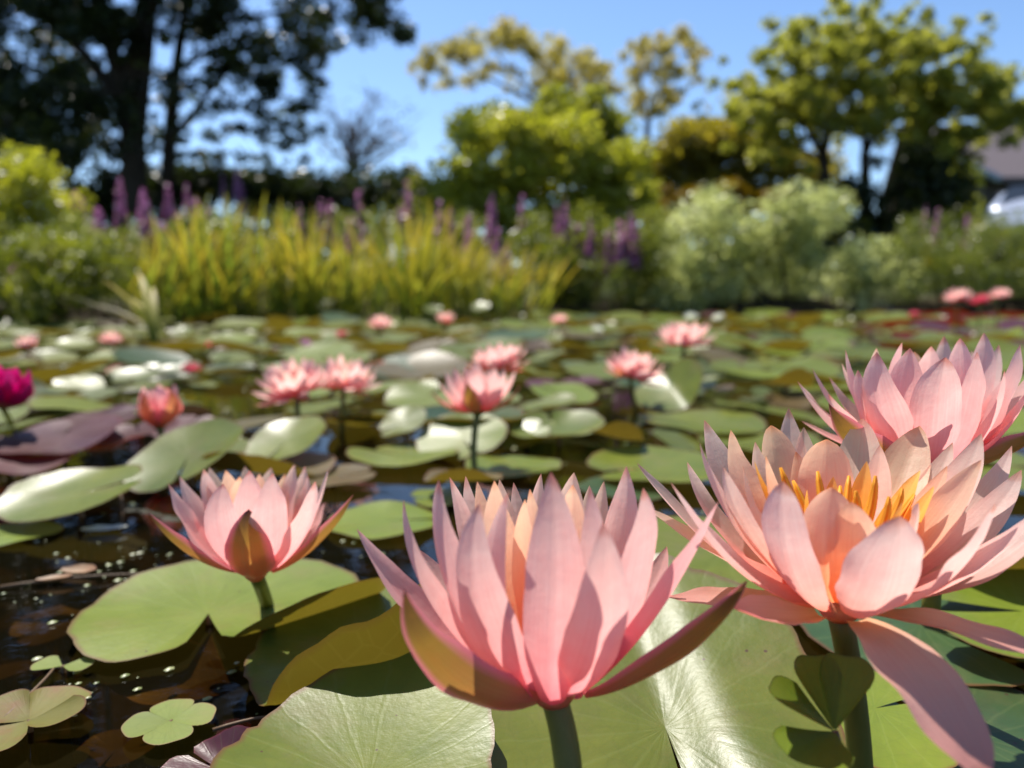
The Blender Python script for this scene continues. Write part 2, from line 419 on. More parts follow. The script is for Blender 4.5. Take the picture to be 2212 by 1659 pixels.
def make_water():
    m, nd, lk = new_mat('pond_water')
    tc = N(nd, 'ShaderNodeTexCoord')
    a = noise(nd, lk, tc.outputs['Object'], 9, 3, 0.5)
    b = noise(nd, lk, tc.outputs['Object'], 42, 2, 0.5)
    h = math_n(nd, lk, 'ADD', a, math_n(nd, lk, 'MULTIPLY', b, 0.16))
    bm = bump_n(nd, lk, h, 0.08, 0.012)
    gl = N(nd, 'ShaderNodeBsdfGlossy'); gl.inputs['Roughness'].default_value = 0.02; lk.new(bm, gl.inputs['Normal'])
    tr = N(nd, 'ShaderNodeBsdfTransparent'); tr.inputs['Color'].default_value = (0.50, 0.34, 0.14, 1)
    mur = N(nd, 'ShaderNodeBsdfDiffuse'); mur.inputs['Color'].default_value = (0.011, 0.009, 0.004, 1)
    m1 = N(nd, 'ShaderNodeMixShader'); m1.inputs[0].default_value = 0.38
    lk.new(tr.outputs[0], m1.inputs[1]); lk.new(mur.outputs[0], m1.inputs[2])
    fr = N(nd, 'ShaderNodeFresnel'); fr.inputs['IOR'].default_value = 1.33; lk.new(bm, fr.inputs['Normal'])
    m2 = N(nd, 'ShaderNodeMixShader'); lk.new(fr.outputs[0], m2.inputs[0])
    lk.new(m1.outputs[0], m2.inputs[1]); lk.new(gl.outputs[0], m2.inputs[2])
    o = N(nd, 'ShaderNodeOutputMaterial'); lk.new(m2.outputs[0], o.inputs[0])
    V = [(-6, -2.2, 0), (7.5, -2.2, 0), (7.5, 8.5, 0), (-6, 8.5, 0)]
    tag(obj('water', mesh('water', V, [(0, 1, 2, 3)], smooth=False), m), 'dark brown still pond water mirroring the sky', kind='structure')
make_water()

# ------------------------------------------------------------------ petals and flowers
PROF_T = np.array([0, .1, .22, .36, .5, .64, .76, .86, .93, .97, 1.0])
PROFS = {
    'lance': np.array([.40, .58, .78, .94, 1.0, .93, .75, .51, .29, .15, .01]),
    'oval':  np.array([.32, .52, .76, .95, 1.0, .97, .85, .64, .41, .23, .02]),
    'blunt': np.array([.34, .52, .72, .89, .98, 1.0, .92, .76, .54, .34, .04]),
    'boat':  np.array([.52, .74, .92, 1.0, .97, .83, .62, .38, .19, .085, .006]),
    'spade': np.array([.60, .80, .95, 1.0, .96, .85, .68, .47, .27, .14, .006]),
    'broad': np.array([.44, .66, .87, .99, 1.0, .91, .72, .48, .27, .14, .008]),
    'thin':  np.array([.40, .55, .72, .88, 1.0, .96, .80, .57, .34, .19, .02]),
}
def petal_geo(B, T, A, hw, bow=.12, cup=.55, roll=0., prof='lance', curl=0., n=15, m=9, seed=0, wob=1.0, side_bow=0., face=0., origin=None):
    r = np.random.default_rng(seed)
    B = np.asarray(B, float); T = np.asarray(T, float)
    v = T - B; L = np.linalg.norm(v); vh = v / L
    O = v - A * (v @ A); O = nrm(O)
    nout = nrm(O * (v @ A) - A * (v @ O))
    S = nrm(np.cross(vh, nout))
    b = bow * L
    C1 = B + v * .30 + nout * b * 1.35 + S * side_bow * L
    C2 = B + v * .72 + nout * b * 1.0 - nout * curl * L * .25 + S * side_bow * L
    t = np.linspace(0, 1, n) ** 0.92
    tt = t[:, None]
    c = (1 - tt) ** 3 * B + 3 * (1 - tt) ** 2 * tt * C1 + 3 * (1 - tt) * tt ** 2 * C2 + tt ** 3 * T
    c = c + nout * (-curl * L * 0.0)
    tan = np.gradient(c, axis=0); tan /= np.linalg.norm(tan, axis=1)[:, None]
    nin = np.cross(np.broadcast_to(S, tan.shape), tan); nin /= np.linalg.norm(nin, axis=1)[:, None]
    sg = np.sign((nin @ (-nout)).mean()); nin *= sg
    cup = cup * (1 + r.uniform(-.25, .3) * min(wob, 1))
    bend = r.normal(0, .028) * L * wob * (t ** 2 * (1 - t) * 4)
    c = c + S * bend[:, None] + nin * (r.normal(.015, .03) * L * wob * np.clip(t - .7, 0, 1) ** 2 * 8)[:, None] * 0.5
    rl0 = np.full(n, float(roll))
    if face and origin is not None:   # turn the outer (face > 0) or inner (face < 0) side to the viewer's side of the pond
        tc_ = nrm(CAM - (origin + c[n // 2])) * (-np.sign(face))
        a_ = np.arctan2(-(S @ tc_), nin @ tc_)
        a_ = (a_ + math.pi) % (2 * math.pi) - math.pi
        rl0 = rl0 + a_ * abs(face)
    rl = rl0 + r.normal(0, .05) * wob + (r.normal(0, .18) * wob) * (t - .3)
    Sv = S[None] * np.cos(rl)[:, None] + nin * np.sin(rl)[:, None]
    Nv = nin * np.cos(rl)[:, None] - S[None] * np.sin(rl)[:, None]
    wd = np.interp(t, PROF_T, PROFS[prof]) * hw
    u = np.linspace(-1, 1, m)
    cupv = np.clip(cup * (1.15 - .45 * t), .02, 1.5)
    ang = u[None] * cupv[:, None]
    lat = np.sin(ang) / cupv[:, None] * wd[:, None]
    up = (1 - np.cos(ang)) / cupv[:, None] * wd[:, None]
    asym = r.normal(0, .10) * wob
    up = up * (1 + asym * np.sign(u)[None] * 2)
    ph = r.uniform(0, 6.28, 4); fr = r.uniform(1.2, 2.6, 2)
    rip = (np.sin(t[:, None] * fr[0] * 6.28 + ph[0] + u[None] * .9) * .6 + np.sin(t[:, None] * fr[1] * 9 + ph[1]) * .4) * np.abs(u)[None] ** 2 * .10 * wob
    up = up + rip * wd[:, None]
    keel = -np.exp(-(u / .16) ** 2)[None] * wd[:, None] * .05
    up = up + keel
    # irregular margin
    mg = 1 + wob * .025 * (np.sin(t * 15 + ph[2]) * .5 + np.sin(t * 31 + ph[3]) * .35)
    lat = lat * np.where(np.abs(u)[None] > .95, mg[:, None], 1)
    V = c[:, None] + Sv[:, None] * lat[..., None] + Nv[:, None] * up[..., None]
    uv = np.stack([np.broadcast_to((u[None] + 1) / 2, (n, m)), np.broadcast_to(t[:, None], (n, m))], -1)
    V = V.reshape(-1, 3); uv = uv.reshape(-1, 2)
    F = grid_faces(n, m)
    # make the inner side the front
    q = F[(n // 2) * (m - 1) + m // 2]
    fn = np.cross(V[q[1]] - V[q[0]], V[q[3]] - V[q[0]])
    if fn @ Nv[n // 2] < 0: F = F[:, ::-1].copy()
    return V, F, uv

UP = np.array([0, 0, 1.0])
MATS = dict(p=PINK, q=PALE, d=PINK_DEEP, h=PEACH, g=GOLD, b=BLUSH, s=SEPAL, r=SEPAL_ROSE)
NAMES = dict(p='petal', q='petal', d='petal', h='petal', b='petal', g='inner_petal', s='sepal', r='sepal')
DEF_BOW = dict(p=.13, q=.13, d=.13, h=.10, b=.10, g=.06, s=.16, r=.1)
seed_ctr = [100]
def hero_flower(base_px, d, label, parts, stem_to, stem_r, stamens=(), axis=UP, r0=.009, group='peach pink water lilies'):
    """parts: (material, tip px, tip py, depth offset, width px, options)"""
    base = P(*base_px, d)
    root = empty('water_lily', base, label, 'water lily', group)
    for it in parts:
        k, px, py, dz, wpx = it[:5]; o = dict(it[5]) if len(it) > 5 else {}
        T = P(px, py, d + dz) - base
        O = T - axis * (T @ axis); O = nrm(O)
        rr = o.pop('r0', r0 * (1.0 if k in 'sdrpq' else .75)); lift = o.pop('lift', {'s': 0.0, 'r': 0.0, 'd': .001, 'p': .002, 'q': .002, 'b': .003, 'h': .005, 'g': .010}[k])
        B = O * rr + axis * lift
        dm = d + dz * .5
        hw = wpx * dm / FPX / 2 * o.pop('ws', 1.17)
        seed_ctr[0] += 1
        g = petal_geo(B, T, axis, hw, o.pop('bow', DEF_BOW[k]), o.pop('cup', .75 if k in 's' else .6), prof=o.pop('prof', {'s': 'boat', 'r': 'lance'}.get(k, 'lance')), seed=seed_ctr[0], origin=base, n=26, m=13, **o)
        obj(NAMES[k], mesh(NAMES[k], g[0], g[1], g[2]), MATS[k], root)
    for (px, py, dz, bend) in stamens:
        T = P(px, py, d + dz) - base
        O = nrm(T - axis * (T @ axis))
        B = O * .006 + axis * .016
        mid = (B + T) / 2 + O * bend * .012
        pts = bez(B, mid, T, 9)
        rad = np.array([.8, .95, 1.05, 1.15, 1.2, 1.15, 1.0, .8, .35]) * .0016
        obj('stamen', mesh('stamen', *tube_geo(pts, rad, 8)), STAMEN, root)
    # receptacle and stem
    tt = np.linspace(0, 1, 7)
    prof = np.array([.45, .75, .9, .85, .6, .4, .1]) * r0 * .72
    obj('receptacle', mesh('receptacle', *tube_geo(np.stack([tt * 0, tt * 0, -.005 + tt * .012], 1), prof, 14)), SEPAL_ROSE if len(stamens) else SEPAL_ROSE, root)
    e = np.asarray(stem_to) - base
    pts = bez([0, 0, -.001], e * .5 + np.array([.004, 0, 0]), e, 10)
    obj('stem', mesh('stem', *tube_geo(pts, np.linspace(stem_r, stem_r * 1.08, 10), 14)), STEM, root)
    return root

dC = .27
F_C = [
 ('s', 868, 1276, -.048, 108, dict(bow=.15, cup=.6, face=.6, r0=.006)),
 ('s', 1621, 1258, -.024, 84, dict(bow=.10, cup=.9, face=.45, prof='lance')),
 ('d', 766, 1145, .012, 88, dict(bow=.12, cup=.9)),
 ('d', 1551, 1084, -.012, 96, dict(bow=.07, cup=.7, face=.3)),
 ('p', 859, 1081, -.004, 112, dict(bow=.14, cup=.7, face=.25)),
 ('p', 942, 1037, -.012, 124, dict(bow=.13, face=.35)),
 ('p', 1033, 1087, -.032, 116, dict(bow=.16, face=.35, cup=.55, r0=.006, prof='broad')),
 ('p', 1310, 1132, -.042, 124, dict(bow=.17, face=.35, cup=.65, r0=.006, prof='broad')),
 ('p', 1190, 1020, -.030, 116, dict(bow=.13, prof='broad')),
 ('p', 1399, 1054, -.014, 120, dict(bow=.12, face=.35)),
 ('p', 1355, 1007, .020, 88, dict(bow=.11)),
 ('b', 1240, 1021, .034, 92),
 ('h', 1238, 1046, .012, 82),
 ('b', 1304, 1040, .034, 62),
 ('p', 972, 1031, .034, 62),
 ('p', 1003, 1029, .048, 58),
 ('h', 1033, 1040, .034, 64),
 ('h', 1066, 1038, .014, 96, dict(bow=.1)),
 ('p', 1169, 1023, .052, 58),
 ('h', 1133, 1078, .010, 62),
 ('h', 1144, 1056, .026, 56),
 ('b', 1078, 1036, .044, 64),
 ('b', 1275, 1050, .050, 64),
 ('p', 1110, 1042, .056, 60),
 ('p', 1275, 1052, -.018, 96, dict(bow=.13)), ('p', 1085, 1062, -.020, 92, dict(bow=.13)),
 ('d', 905, 1190, .045, 70, dict(bow=.1)),
 ('d', 1440, 1180, .040, 70, dict(bow=.1)),
]
hero_flower((1195, 1496), dC, 'large half-open pink water lily front and centre with two olive sepals', F_C, P(1228, 1760, .262), .0047, r0=.0115)

dL = .46
F_L = [
 ('s', 537, 1100, -.034, 108, dict(bow=.20, cup=.7, ws=1.0, prof='spade')),
 ('s', 320, 1105, -.012, 46, dict(bow=.12, cup=1.0, prof='lance', face=.35)),
 ('s', 764, 1067, -.012, 50, dict(bow=.10, cup=1.0, prof='lance', face=.35)),
 ('p', 366, 1044, -.010, 72, dict(bow=.13)),
 ('p', 389, 1028, .012, 58),
 ('p', 439, 1014, .025, 50),
 ('b', 452, 1010, .032, 56),
 ('p', 479, 1045, -.034, 80, dict(bow=.15)),
 ('h', 488, 1016, .015, 54),
 ('b', 529, 1007, .045, 52),
 ('p', 539, 1016, -.006, 74),
 ('h', 518, 1030, .010, 54),
 ('b', 586, 1010, .040, 62),
 ('p', 589, 1022, -.030, 80, dict(bow=.15)),
 ('b', 638, 1003, .025, 58),
 ('p', 660, 1007, .036, 46),
 ('p', 706, 1012, .010, 60),
 ('p', 681, 1040, -.022, 80, dict(bow=.14)),
 ('h', 617, 1024, .030, 48),
 ('p', 669, 1027, .030, 44),
 ('h', 560, 1024, .025, 50),
 ('d', 400, 1090, .030, 50),
 ('d', 700, 1085, .030, 50),
]
hero_flower((552, 1236), dL, 'pink water lily with one upright olive sepal in front, over the green pad', F_L, on(592, 1385, -.06), .0043, r0=.0105)

dR = .29
F_R = [
 # outer skirt
 ('r', 2128, 1690, -.075, 165, dict(bow=-.10, cup=.35, prof='oval', ws=1.0)),
 ('r', 2330, 1452, -.035, 118, dict(bow=-.05, cup=.35, ws=1.0)),
 ('r', 1578, 1314, -.035, 96, dict(bow=.05, cup=.75, roll=-.15)),
 ('r', 1435, 1290, .012, 92, dict(bow=.03, cup=.6)),
 ('b', 1399, 1096, .020, 78, dict(bow=.05, cup=.7)),
 ('q', 1375, 1001, .024, 84, dict(bow=.10)),
 ('q', 1453, 1040, -.022, 88, dict(bow=.12)),
 ('b', 1506, 958, .004, 98, dict(bow=.12)),
 ('q', 1523, 907, .044, 96, dict(bow=.10)),
 ('h', 1572, 930, .026, 92, dict(bow=.10)),
 ('h', 1602, 1006, -.006, 92, dict(bow=.12)),
 ('h', 1664, 921, .058, 104, dict(prof='blunt')),
 ('q', 1705, 880, .078, 82),
 ('b', 1736, 924, .074, 80),
 ('h', 1785, 950, .038, 110, dict(prof='blunt')),
 ('b', 1863, 907, .072, 106, dict(prof='oval')),
 ('h', 1987, 921, .060, 112, dict(prof='oval')),
 ('b', 2125, 942, .030, 100),
 ('h', 2119, 993, .000, 84),
 ('q', 2209, 1018, .026, 92),
 ('q', 2300, 1082, .000, 92),
 ('q', 2154, 1090, -.034, 124, dict(bow=.15)),
 ('q', 2250, 1100, -.015, 92),
 ('b', 1990, 1087, -.020, 110, dict(prof='oval')),
 ('h', 1797, 1053, -.020, 124, dict(prof='oval', bow=.14)),
 ('q', 1693, 1040, -.036, 104, dict(prof='oval', bow=.16)),
 ('q', 1945, 1116, -.050, 152, dict(prof='oval', bow=.20, cup=.75)),
 ('h', 1655, 985, .012, 60), ('h', 1720, 975, .045, 70), ('b', 1900, 960, .050, 76), ('h', 2050, 1010, .02, 70), ('b', 2060, 960, .046, 84), ('b', 1630, 955, .04, 70), ('q', 1480, 1000, .03, 70), ('q', 2190, 970, .05, 76), ('h', 1840, 1085, -.026, 90, dict(prof='oval')), ('b', 1560, 1010, -.014, 84),
 # inner golden petals
 ('g', 1873, 997, .022, 48), ('g', 1988, 1016, .016, 58), ('g', 1625, 997, .014, 34),
 ('g', 1742, 1057, .006, 34), ('g', 2020, 1051, .006, 46), ('g', 1950, 1085, -.012, 48), ('g', 1800, 1030, .030, 44),
]
ST_R = [(1686, 1010, .010, .2), (1713, 1038, .018, 0), (1766, 1018, .016, .1), (1834, 1028, .016, .1), (1848, 1061, -.004, .3),
        (1891, 1028, .006, .7), (1949, 1055, .006, .9), (1920, 1073, -.004, .5), (1790, 1062, .006, .2), (1975, 1068, .012, .6), (1815, 1050, .022, 0)]
hero_flower((1812, 1312), dR, 'wide open pale pink water lily showing golden stamens', F_R, P(1862, 1760, .305), .0045, ST_R, r0=.012)

dB = .39
F_B = [
 ('s', 1786, 876, -.034, 84, dict(bow=.10, cup=.8, face=.5)),
 ('s', 2262, 926, -.016, 50, dict(bow=.06, cup=.8, prof='lance', face=.6)),
 ('d', 1729, 912, .022, 44, dict(bow=.05, cup=.7)),
 ('p', 1724, 822, .008, 84, dict(bow=.14)),
 ('p', 1755, 796, .022, 72),
 ('p', 1794, 813, .034, 58),
 ('p', 1828, 755, .000, 80),
 ('b', 1815, 786, .024, 56),
 ('p', 1888, 762, -.032, 98, dict(bow=.15)),
 ('b', 1889, 753, .034, 58),
 ('p', 1943, 738, -.004, 100),
 ('h', 1975, 760, .030, 66),
 ('p', 2042, 772, -.045, 92, dict(bow=.15, prof='oval')),
 ('p', 2006, 754, .044, 48),
 ('p', 2040, 726, .040, 58),
 ('p', 2073, 731, -.004, 92),
 ('p', 2129, 719, .012, 68),
 ('p', 2158, 745, .034, 52),
 ('p', 2209, 745, -.012, 84),
 ('p', 2246, 786, -.006, 80),
 ('d', 2222, 850, -.020, 66),
 ('b', 1930, 772, .045, 60), ('b', 2100, 760, .045, 60), ('p', 1850, 800, -.018, 74), ('p', 1965, 752, -.022, 84), ('p', 2110, 760, -.028, 84), ('p', 2175, 800, -.026, 70), ('p', 1790, 850, -.012, 66), ('p', 2012, 748, .012, 70),
]
hero_flower((2000, 1010), dB, 'rosy water lily with olive lower sepal behind the wide open one', F_B, P(2010, 1330, .40), .0043, r0=.011)

# ---- smaller lilies: prototypes, then copies with parts
def make_proto(name, rings, mats, sepal_mat=None, rad=.05, seed=1):
    """rings: (count, elevation deg, length, half width, bow)"""
    r = np.random.default_rng(seed)
    out = []
    for ri, (cnt, el, ln, hw, bow) in enumerate(rings):
        ph = r.uniform(0, 6.28)
        for i in range(cnt):
            a = ph + 6.283 * i / cnt + r.normal(0, .08)
            e = R(el + r.normal(0, 4)); l = ln * r.uniform(.92, 1.06)
            D = np.array([math.cos(a) * math.cos(e), math.sin(a) * math.cos(e), math.sin(e)])
            O = np.array([math.cos(a), math.sin(a), 0])
            B = O * .006 + UP * .001 * ri
            is_s = sepal_mat is not None and ri == 0
            g = petal_geo(B, B + D * l, UP, hw * r.uniform(.9, 1.1), bow, .7, prof='boat' if is_s else 'lance', n=10, m=5, seed=int(r.integers(1e6)))
            nm = 'sepal' if is_s else 'petal'
            me = mesh(nm, *g); me.materials.append(sepal_mat if is_s else mats[min(ri, len(mats) - 1)])
            out.append((nm, me))
    me = mesh('receptacle', *tube_geo([(0, 0, -.004), (0, 0, 0), (0, 0, .006)], [.004, .009, .004], 8)); me.materials.append(STEM)
    out.append(('receptacle', me))
    return out
OPEN = [make_proto('open', [(4, 6, .058, .011, .08), (9, 20, .060, .0115, .10), (9, 36, .059, .0115, .12), (8, 52, .055, .011, .12), (6, 70, .046, .009, .1)], [SEPAL_ROSE, PINK, PINK, PINK, BLUSH], SEPAL_ROSE, seed=s) for s in (3, 4)]
CUP = [make_proto('cup', [(4, 34, .060, .0125, .16), (8, 50, .062, .0125, .15), (7, 62, .060, .012, .13), (6, 74, .052, .010, .1)], [SEPAL, PINK, PINK, BLUSH], SEPAL, seed=s) for s in (5, 6)]
BUD = make_proto('bud', [(4, 74, .056, .017, .24), (5, 78, .057, .014, .2), (4, 84, .052, .011, .15)], [SEPAL_ROSE, PINK_DEEP, PINK], SEPAL_ROSE, seed=8)
REDP = make_proto('red', [(4, 15, .05, .011, .1), (8, 35, .052, .012, .12), (7, 55, .046, .011, .12), (5, 75, .036, .008, .1)], [RED, RED, RED, RED], RED, seed=9)
MAGP = make_proto('magenta', [(4, 62, .064, .018, .22), (7, 70, .066, .016, .2), (6, 80, .058, .012, .15)], [MAGENTA], MAGENTA, seed=10)
WHT = make_proto('white', [(4, 15, .05, .011, .1), (8, 35, .052, .012, .12), (7, 58, .046, .011, .12)], [WHITE], WHITE, seed=11)
MAU = make_proto('mauve', [(4, 25, .05, .012, .1), (7, 45, .050, .013, .12), (5, 65, .042, .011, .12)], [MAUVE], MAUVE, seed=12)
def lily(proto, px, py, d, wpx, label, group, tilt=(0, 0), stem_px=None, rot=None):
    """flower whose base sits at picture point (px, py) and depth d; wpx is its breadth"""
    base = P(px, py, d)
    base[2] = max(base[2], .012)
    root = empty('water_lily', base, label, 'water lily', group)
    sc = wpx * d / FPX / .115
    rz = rng.uniform(0, 6.28) if rot is None else rot
    tilt = (tilt[0] + rng.normal(0, .12), tilt[1] + rng.normal(0, .14))
    M = Matrix.Rotation(tilt[0], 3, 'X') @ Matrix.Rotation(tilt[1], 3, 'Y') @ Matrix.Rotation(rz, 3, 'Z')
    for nm, me in proto:
        o = obj(nm, me, None, root)
        o.rotation_euler = M.to_euler(); o.scale = (sc, sc, sc)
    foot = np.array([base[0] + rng.normal(0, .006), base[1] + .01, -.12]) if stem_px is None else on(*stem_px, -.01)
    e = foot - base
    obj('stem', mesh('stem', *tube_geo(bez((0, 0, 0), e * .5 + rng.normal(0, .006, 3), e, 7), .0042 * min(sc, 1.3), 8)), STEM, root)
    return root
GP = 'pink water lilies across the pond'
lily(BUD, 345, 922, .98, 185, 'half-closed pink lily bud standing above the maroon pads', GP, stem_px=(380, 1000))
lily(OPEN[0], 640, 850, 1.08, 165, 'open pink lily on the near side of the touching pair', GP, (.12, -.1))
lily(OPEN[1], 742, 838, 1.16, 150, 'pale pink lily on the taller far side of the touching pair', GP, (0.1, .15))
lily(CUP[0], 1032, 892, .92, 205, 'cup-shaped peach pink lily on a straight bare stem', GP, (0, 0), (1028, 1040), 1.2)
lily(OPEN[0], 1078, 800, 1.28, 132, 'open pink lily right behind the cup-shaped peach one', GP)
lily(OPEN[1], 1362, 815, 1.33, 135, 'open pink lily on a thin stem beside the glossy raised pads', GP, (0, .08), (1378, 900))
lily(OPEN[0], 1478, 745, 1.65, 128, 'open pink lily by the white blooms in front of the grey shrub', GP)
GF = 'small lilies far across the pond'
lily(OPEN[1], 822, 706, 3.1, 60, 'small pale pink lily below the middle of the iris clump', GF)
lily(CUP[1], 962, 698, 3.2, 50, 'small rosy lily next to shiny pads under the iris', GF)
lily(OPEN[0], 1208, 696, 3.4, 42, 'tiny round peach lily off the right end of the iris', GF)
lily(CUP[0], 62, 752, 2.6, 58, 'small peach lily at the far left below the loosestrife', GF)
lily(OPEN[1], 240, 738, 2.6, 52, 'small pale lily under the bent straw-coloured blades', GF)
lily(REDP, 456, 752, 2.5, 46, 'small crimson pink lily near the foot of the iris', GF)
lily(REDP, 413, 812, 1.9, 56, 'crimson pink lily mirrored in open water', GF)
lily(REDP, 738, 726, 2.9, 34, 'small red lily between the iris and the touching pair', GF)
lily(MAU, 660, 748, 2.4, 44, 'faded mauve lily left of the touching pair', GF)
lily(MAGP, 6, 880, 1.0, 165, 'deep magenta lily bud cut by the left edge', 'magenta lilies', (0, .15), (40, 940))
lily(WHT, 1492, 690, 3.6, 40, 'white lily behind the pink one in front of the grey shrub', GF)
lily(WHT, 1552, 690, 3.6, 36, 'white lily to the right of its twin before the grey shrub', GF)
lily(OPEN[0], 2068, 648, 3.4, 62, 'leftmost pale pink lily of the raised group by the right bank', GF)
lily(OPEN[1], 2160, 642, 3.5, 48, 'rightmost pale pink lily of the raised group by the right bank', GF)
lily(REDP, 2118, 655, 3.3, 56, 'bright crimson lily in the raised group by the right bank', GF)
lily(REDP, 1973, 682, 3.4, 30, 'tiny crimson lily low on the water near the right bank', GF)
lily(WHT, 1290, 716, 2.9, 34, 'white lily beyond the open pink ones in mid pond', GF)

# ------------------------------------------------------------------ lily pads
def pad_geo(radf, notch=-90., slit=6., cup=.0, wave=.05, folds=(), tilt=(0, 0), seed=0, nr=12, na=56, notch_lift=0., dish=0.):
    r = np.random.default_rng(seed)
    th = R(notch) + R(slit) * .5 + np.linspace(0, 2 * math.pi - R(slit), na)
    f = np.linspace(0, 1, nr) ** .85
    deg = np.degrees(th) % 360
    if callable(radf): rad = radf(deg)
    else:
        ks = np.array(sorted(radf)); va = np.array([radf[k] for k in ks])
        rad = np.interp(deg, np.concatenate([[ks[-1] - 360], ks, [ks[0] + 360]]), np.concatenate([[va[-1]], va, [va[0]]]))
        k = np.ones(5) / 5
        rad = np.convolve(np.concatenate([rad[-2:], rad, rad[:2]]), k, 'valid') if na > 20 else rad
    ph = r.uniform(0, 6.28, 6)
    rad = rad * (1 + .018 * np.sin(3 * th + ph[0]) + .012 * np.sin(7 * th + ph[1]) + .008 * np.sin(17 * th + ph[2]) + .005 * np.sin(29 * th + ph[5]))
    for _ in range(int(r.integers(2, 6)) if na > 60 else 0):   # nibbled margin
        b0 = r.uniform(0, 2 * math.pi); rad = rad * (1 - r.uniform(.02, .06) * np.exp(-((th - b0 + math.pi) % (2 * math.pi) - math.pi) ** 2 / R(r.uniform(2, 5)) ** 2))
    # rounded lobes beside the slit
    dn = np.minimum(np.arange(na), np.arange(na)[::-1]) / (na - 1) * (360 - slit)
    rad = rad * (1 - .20 * np.exp(-dn / 4.0))
    rm = rad.mean()
    RR = f[:, None] * rad[None]
    # slit narrows to a point at the centre
    X = RR * np.cos(th)[None]; Y = RR * np.sin(th)[None]
    Z = cup * RR ** 2 / rm + dish * rm * np.clip(f - .8, 0, 1)[:, None] ** 2 * 20
    Z = Z + wave * rm * f[:, None] ** 2.2 * (np.sin(2 * th + ph[3]) * .5 + np.sin(3 * th + ph[4]) * .3 + np.sin(5 * th + ph[0]) * .2)[None]
    Z = Z + notch_lift * rm * np.exp(-(dn / 26.) ** 2)[None] * f[:, None] ** 1.5
    V = np.stack([X, Y, Z], -1).reshape(-1, 3)
    for (s0, ang, n_rad, th_max) in folds:  # bend everything past a line: offset, direction deg, bend radius, angle deg
        nv = np.array([math.cos(R(ang)), math.sin(R(ang)), 0])
        s = V @ nv - s0
        msk = s > 0
        a_max = R(th_max); sgn = np.sign(a_max); am = abs(a_max)
        a = np.minimum(s / n_rad, am)
        s_new = n_rad * np.sin(a) + (s - n_rad * a) * np.cos(a)
        dz = n_rad * (1 - np.cos(a)) + (s - n_rad * a) * np.sin(a)
        V = np.where(msk[:, None], V + nv * (s_new - s)[:, None] + np.array([0, 0, 1]) * (dz * sgn)[:, None], V)
    if tilt[0] or tilt[1]:
        M = np.array((Matrix.Rotation(tilt[0], 3, 'X') @ Matrix.Rotation(tilt[1], 3, 'Y')).to_3x3())
        V = V @ M.T
    uv = np.stack([np.broadcast_to((np.arange(na) / (na - 1))[None], (nr, na)), np.broadcast_to(f[:, None], (nr, na))], -1).reshape(-1, 2)
    F = grid_faces(nr, na, flip=True)
    return V, F, uv
def pad(c, radf, mat, label, group, stalk=True, sub=0, **kw):
    V, F, uv = pad_geo(radf, **kw)
    q = F[len(F) // 2 + 3]
    if np.cross(V[q[1]] - V[q[0]], V[q[3]] - V[q[0]])[2] < 0 and not kw.get('flipok'): F = F[:, ::-1].copy()
    o = obj('lily_pad', mesh('lily_pad', V, F, uv), mat)
    o.location = [float(x) for x in c]
    tag(o, label, 'lily pad', group)
    if stalk:
        e = np.array([.02, -.01, -.26 - c[2]])
        obj('stalk', mesh('stalk', *tube_geo(bez((0, 0, -.0015), e * .4 + np.array([.01, .01, 0]), e, 6), .0028, 6)), STEM_BROWN, o)
    return o
GN = 'large lily pads round the near flowers'
def circ(r, a=1.0, ang=0.):
    return lambda deg: r * np.sqrt(1 / (np.cos(np.radians(deg - ang)) ** 2 / (a * a) + np.sin(np.radians(deg - ang)) ** 2))
# D: the broad pad under the central flower, its slit towards the viewer
pad(on(1437, 1572, .012), {0: .085, 30: .098, 60: .115, 90: .135, 120: .135, 150: .112, 180: .098, 210: .090, 240: .09, 270: .10, 310: .095}, PAD,
    'broad green pad with a pale crease under the two big pink lilies', GN, notch=-86, slit=3.5, wave=.05, cup=.05, folds=[(-.004, 4, .030, 24), (.016, 4, .05, -23)], seed=21, na=110, nr=24, notch_lift=-.02, tilt=(.19, .0))
# B: shaded pad with its near rim standing up
pad((-.088, .430, .010), {0: .078, 45: .09, 90: .088, 135: .078, 180: .064, 215: .066, 240: .076, 262: .098, 280: .112, 300: .112, 320: .104, 340: .09}, PAD,
    'shaded pad left of the central lily with a turned-up olive rim', GN, notch=62, slit=4, wave=.03, cup=.03, folds=[(.056, -78, .014, 78), (.046, -28, .016, 62)], seed=22, na=110, nr=22)
# C: front pad cut by the lower edge
pad(on(795, 1690, .024), {0: .049, 30: .056, 60: .074, 82: .090, 105: .085, 135: .068, 180: .060, 225: .06, 270: .07, 315: .06}, PAD,
    'half shaded pad with a crinkled brown edge at the bottom of the picture', GN, notch=-80, slit=6, wave=.06, cup=.10, seed=23, na=90, nr=16, tilt=(.03, .0))
# A: pad under the left flower
pad(on(450, 1325, .007), {0: .120, 40: .105, 90: .095, 140: .090, 180: .082, 215: .078, 240: .075, 270: .05, 300: .06, 330: .095}, PAD_FRESH,
    'yellow green pad floating under the left-hand pink lily', GN, notch=-72, slit=26, wave=.05, cup=.05, folds=[(.05, -50, .02, 40)], seed=24, na=84, nr=16)
pad(on(440, 1400, -.006), {0: .05, 90: .06, 180: .06, 270: .055}, PAD_BROWN, 'brown sunken pad showing through the water by the yellow green one', GN, notch=150, slit=14, wave=.08, seed=25, tilt=(.10, .12))
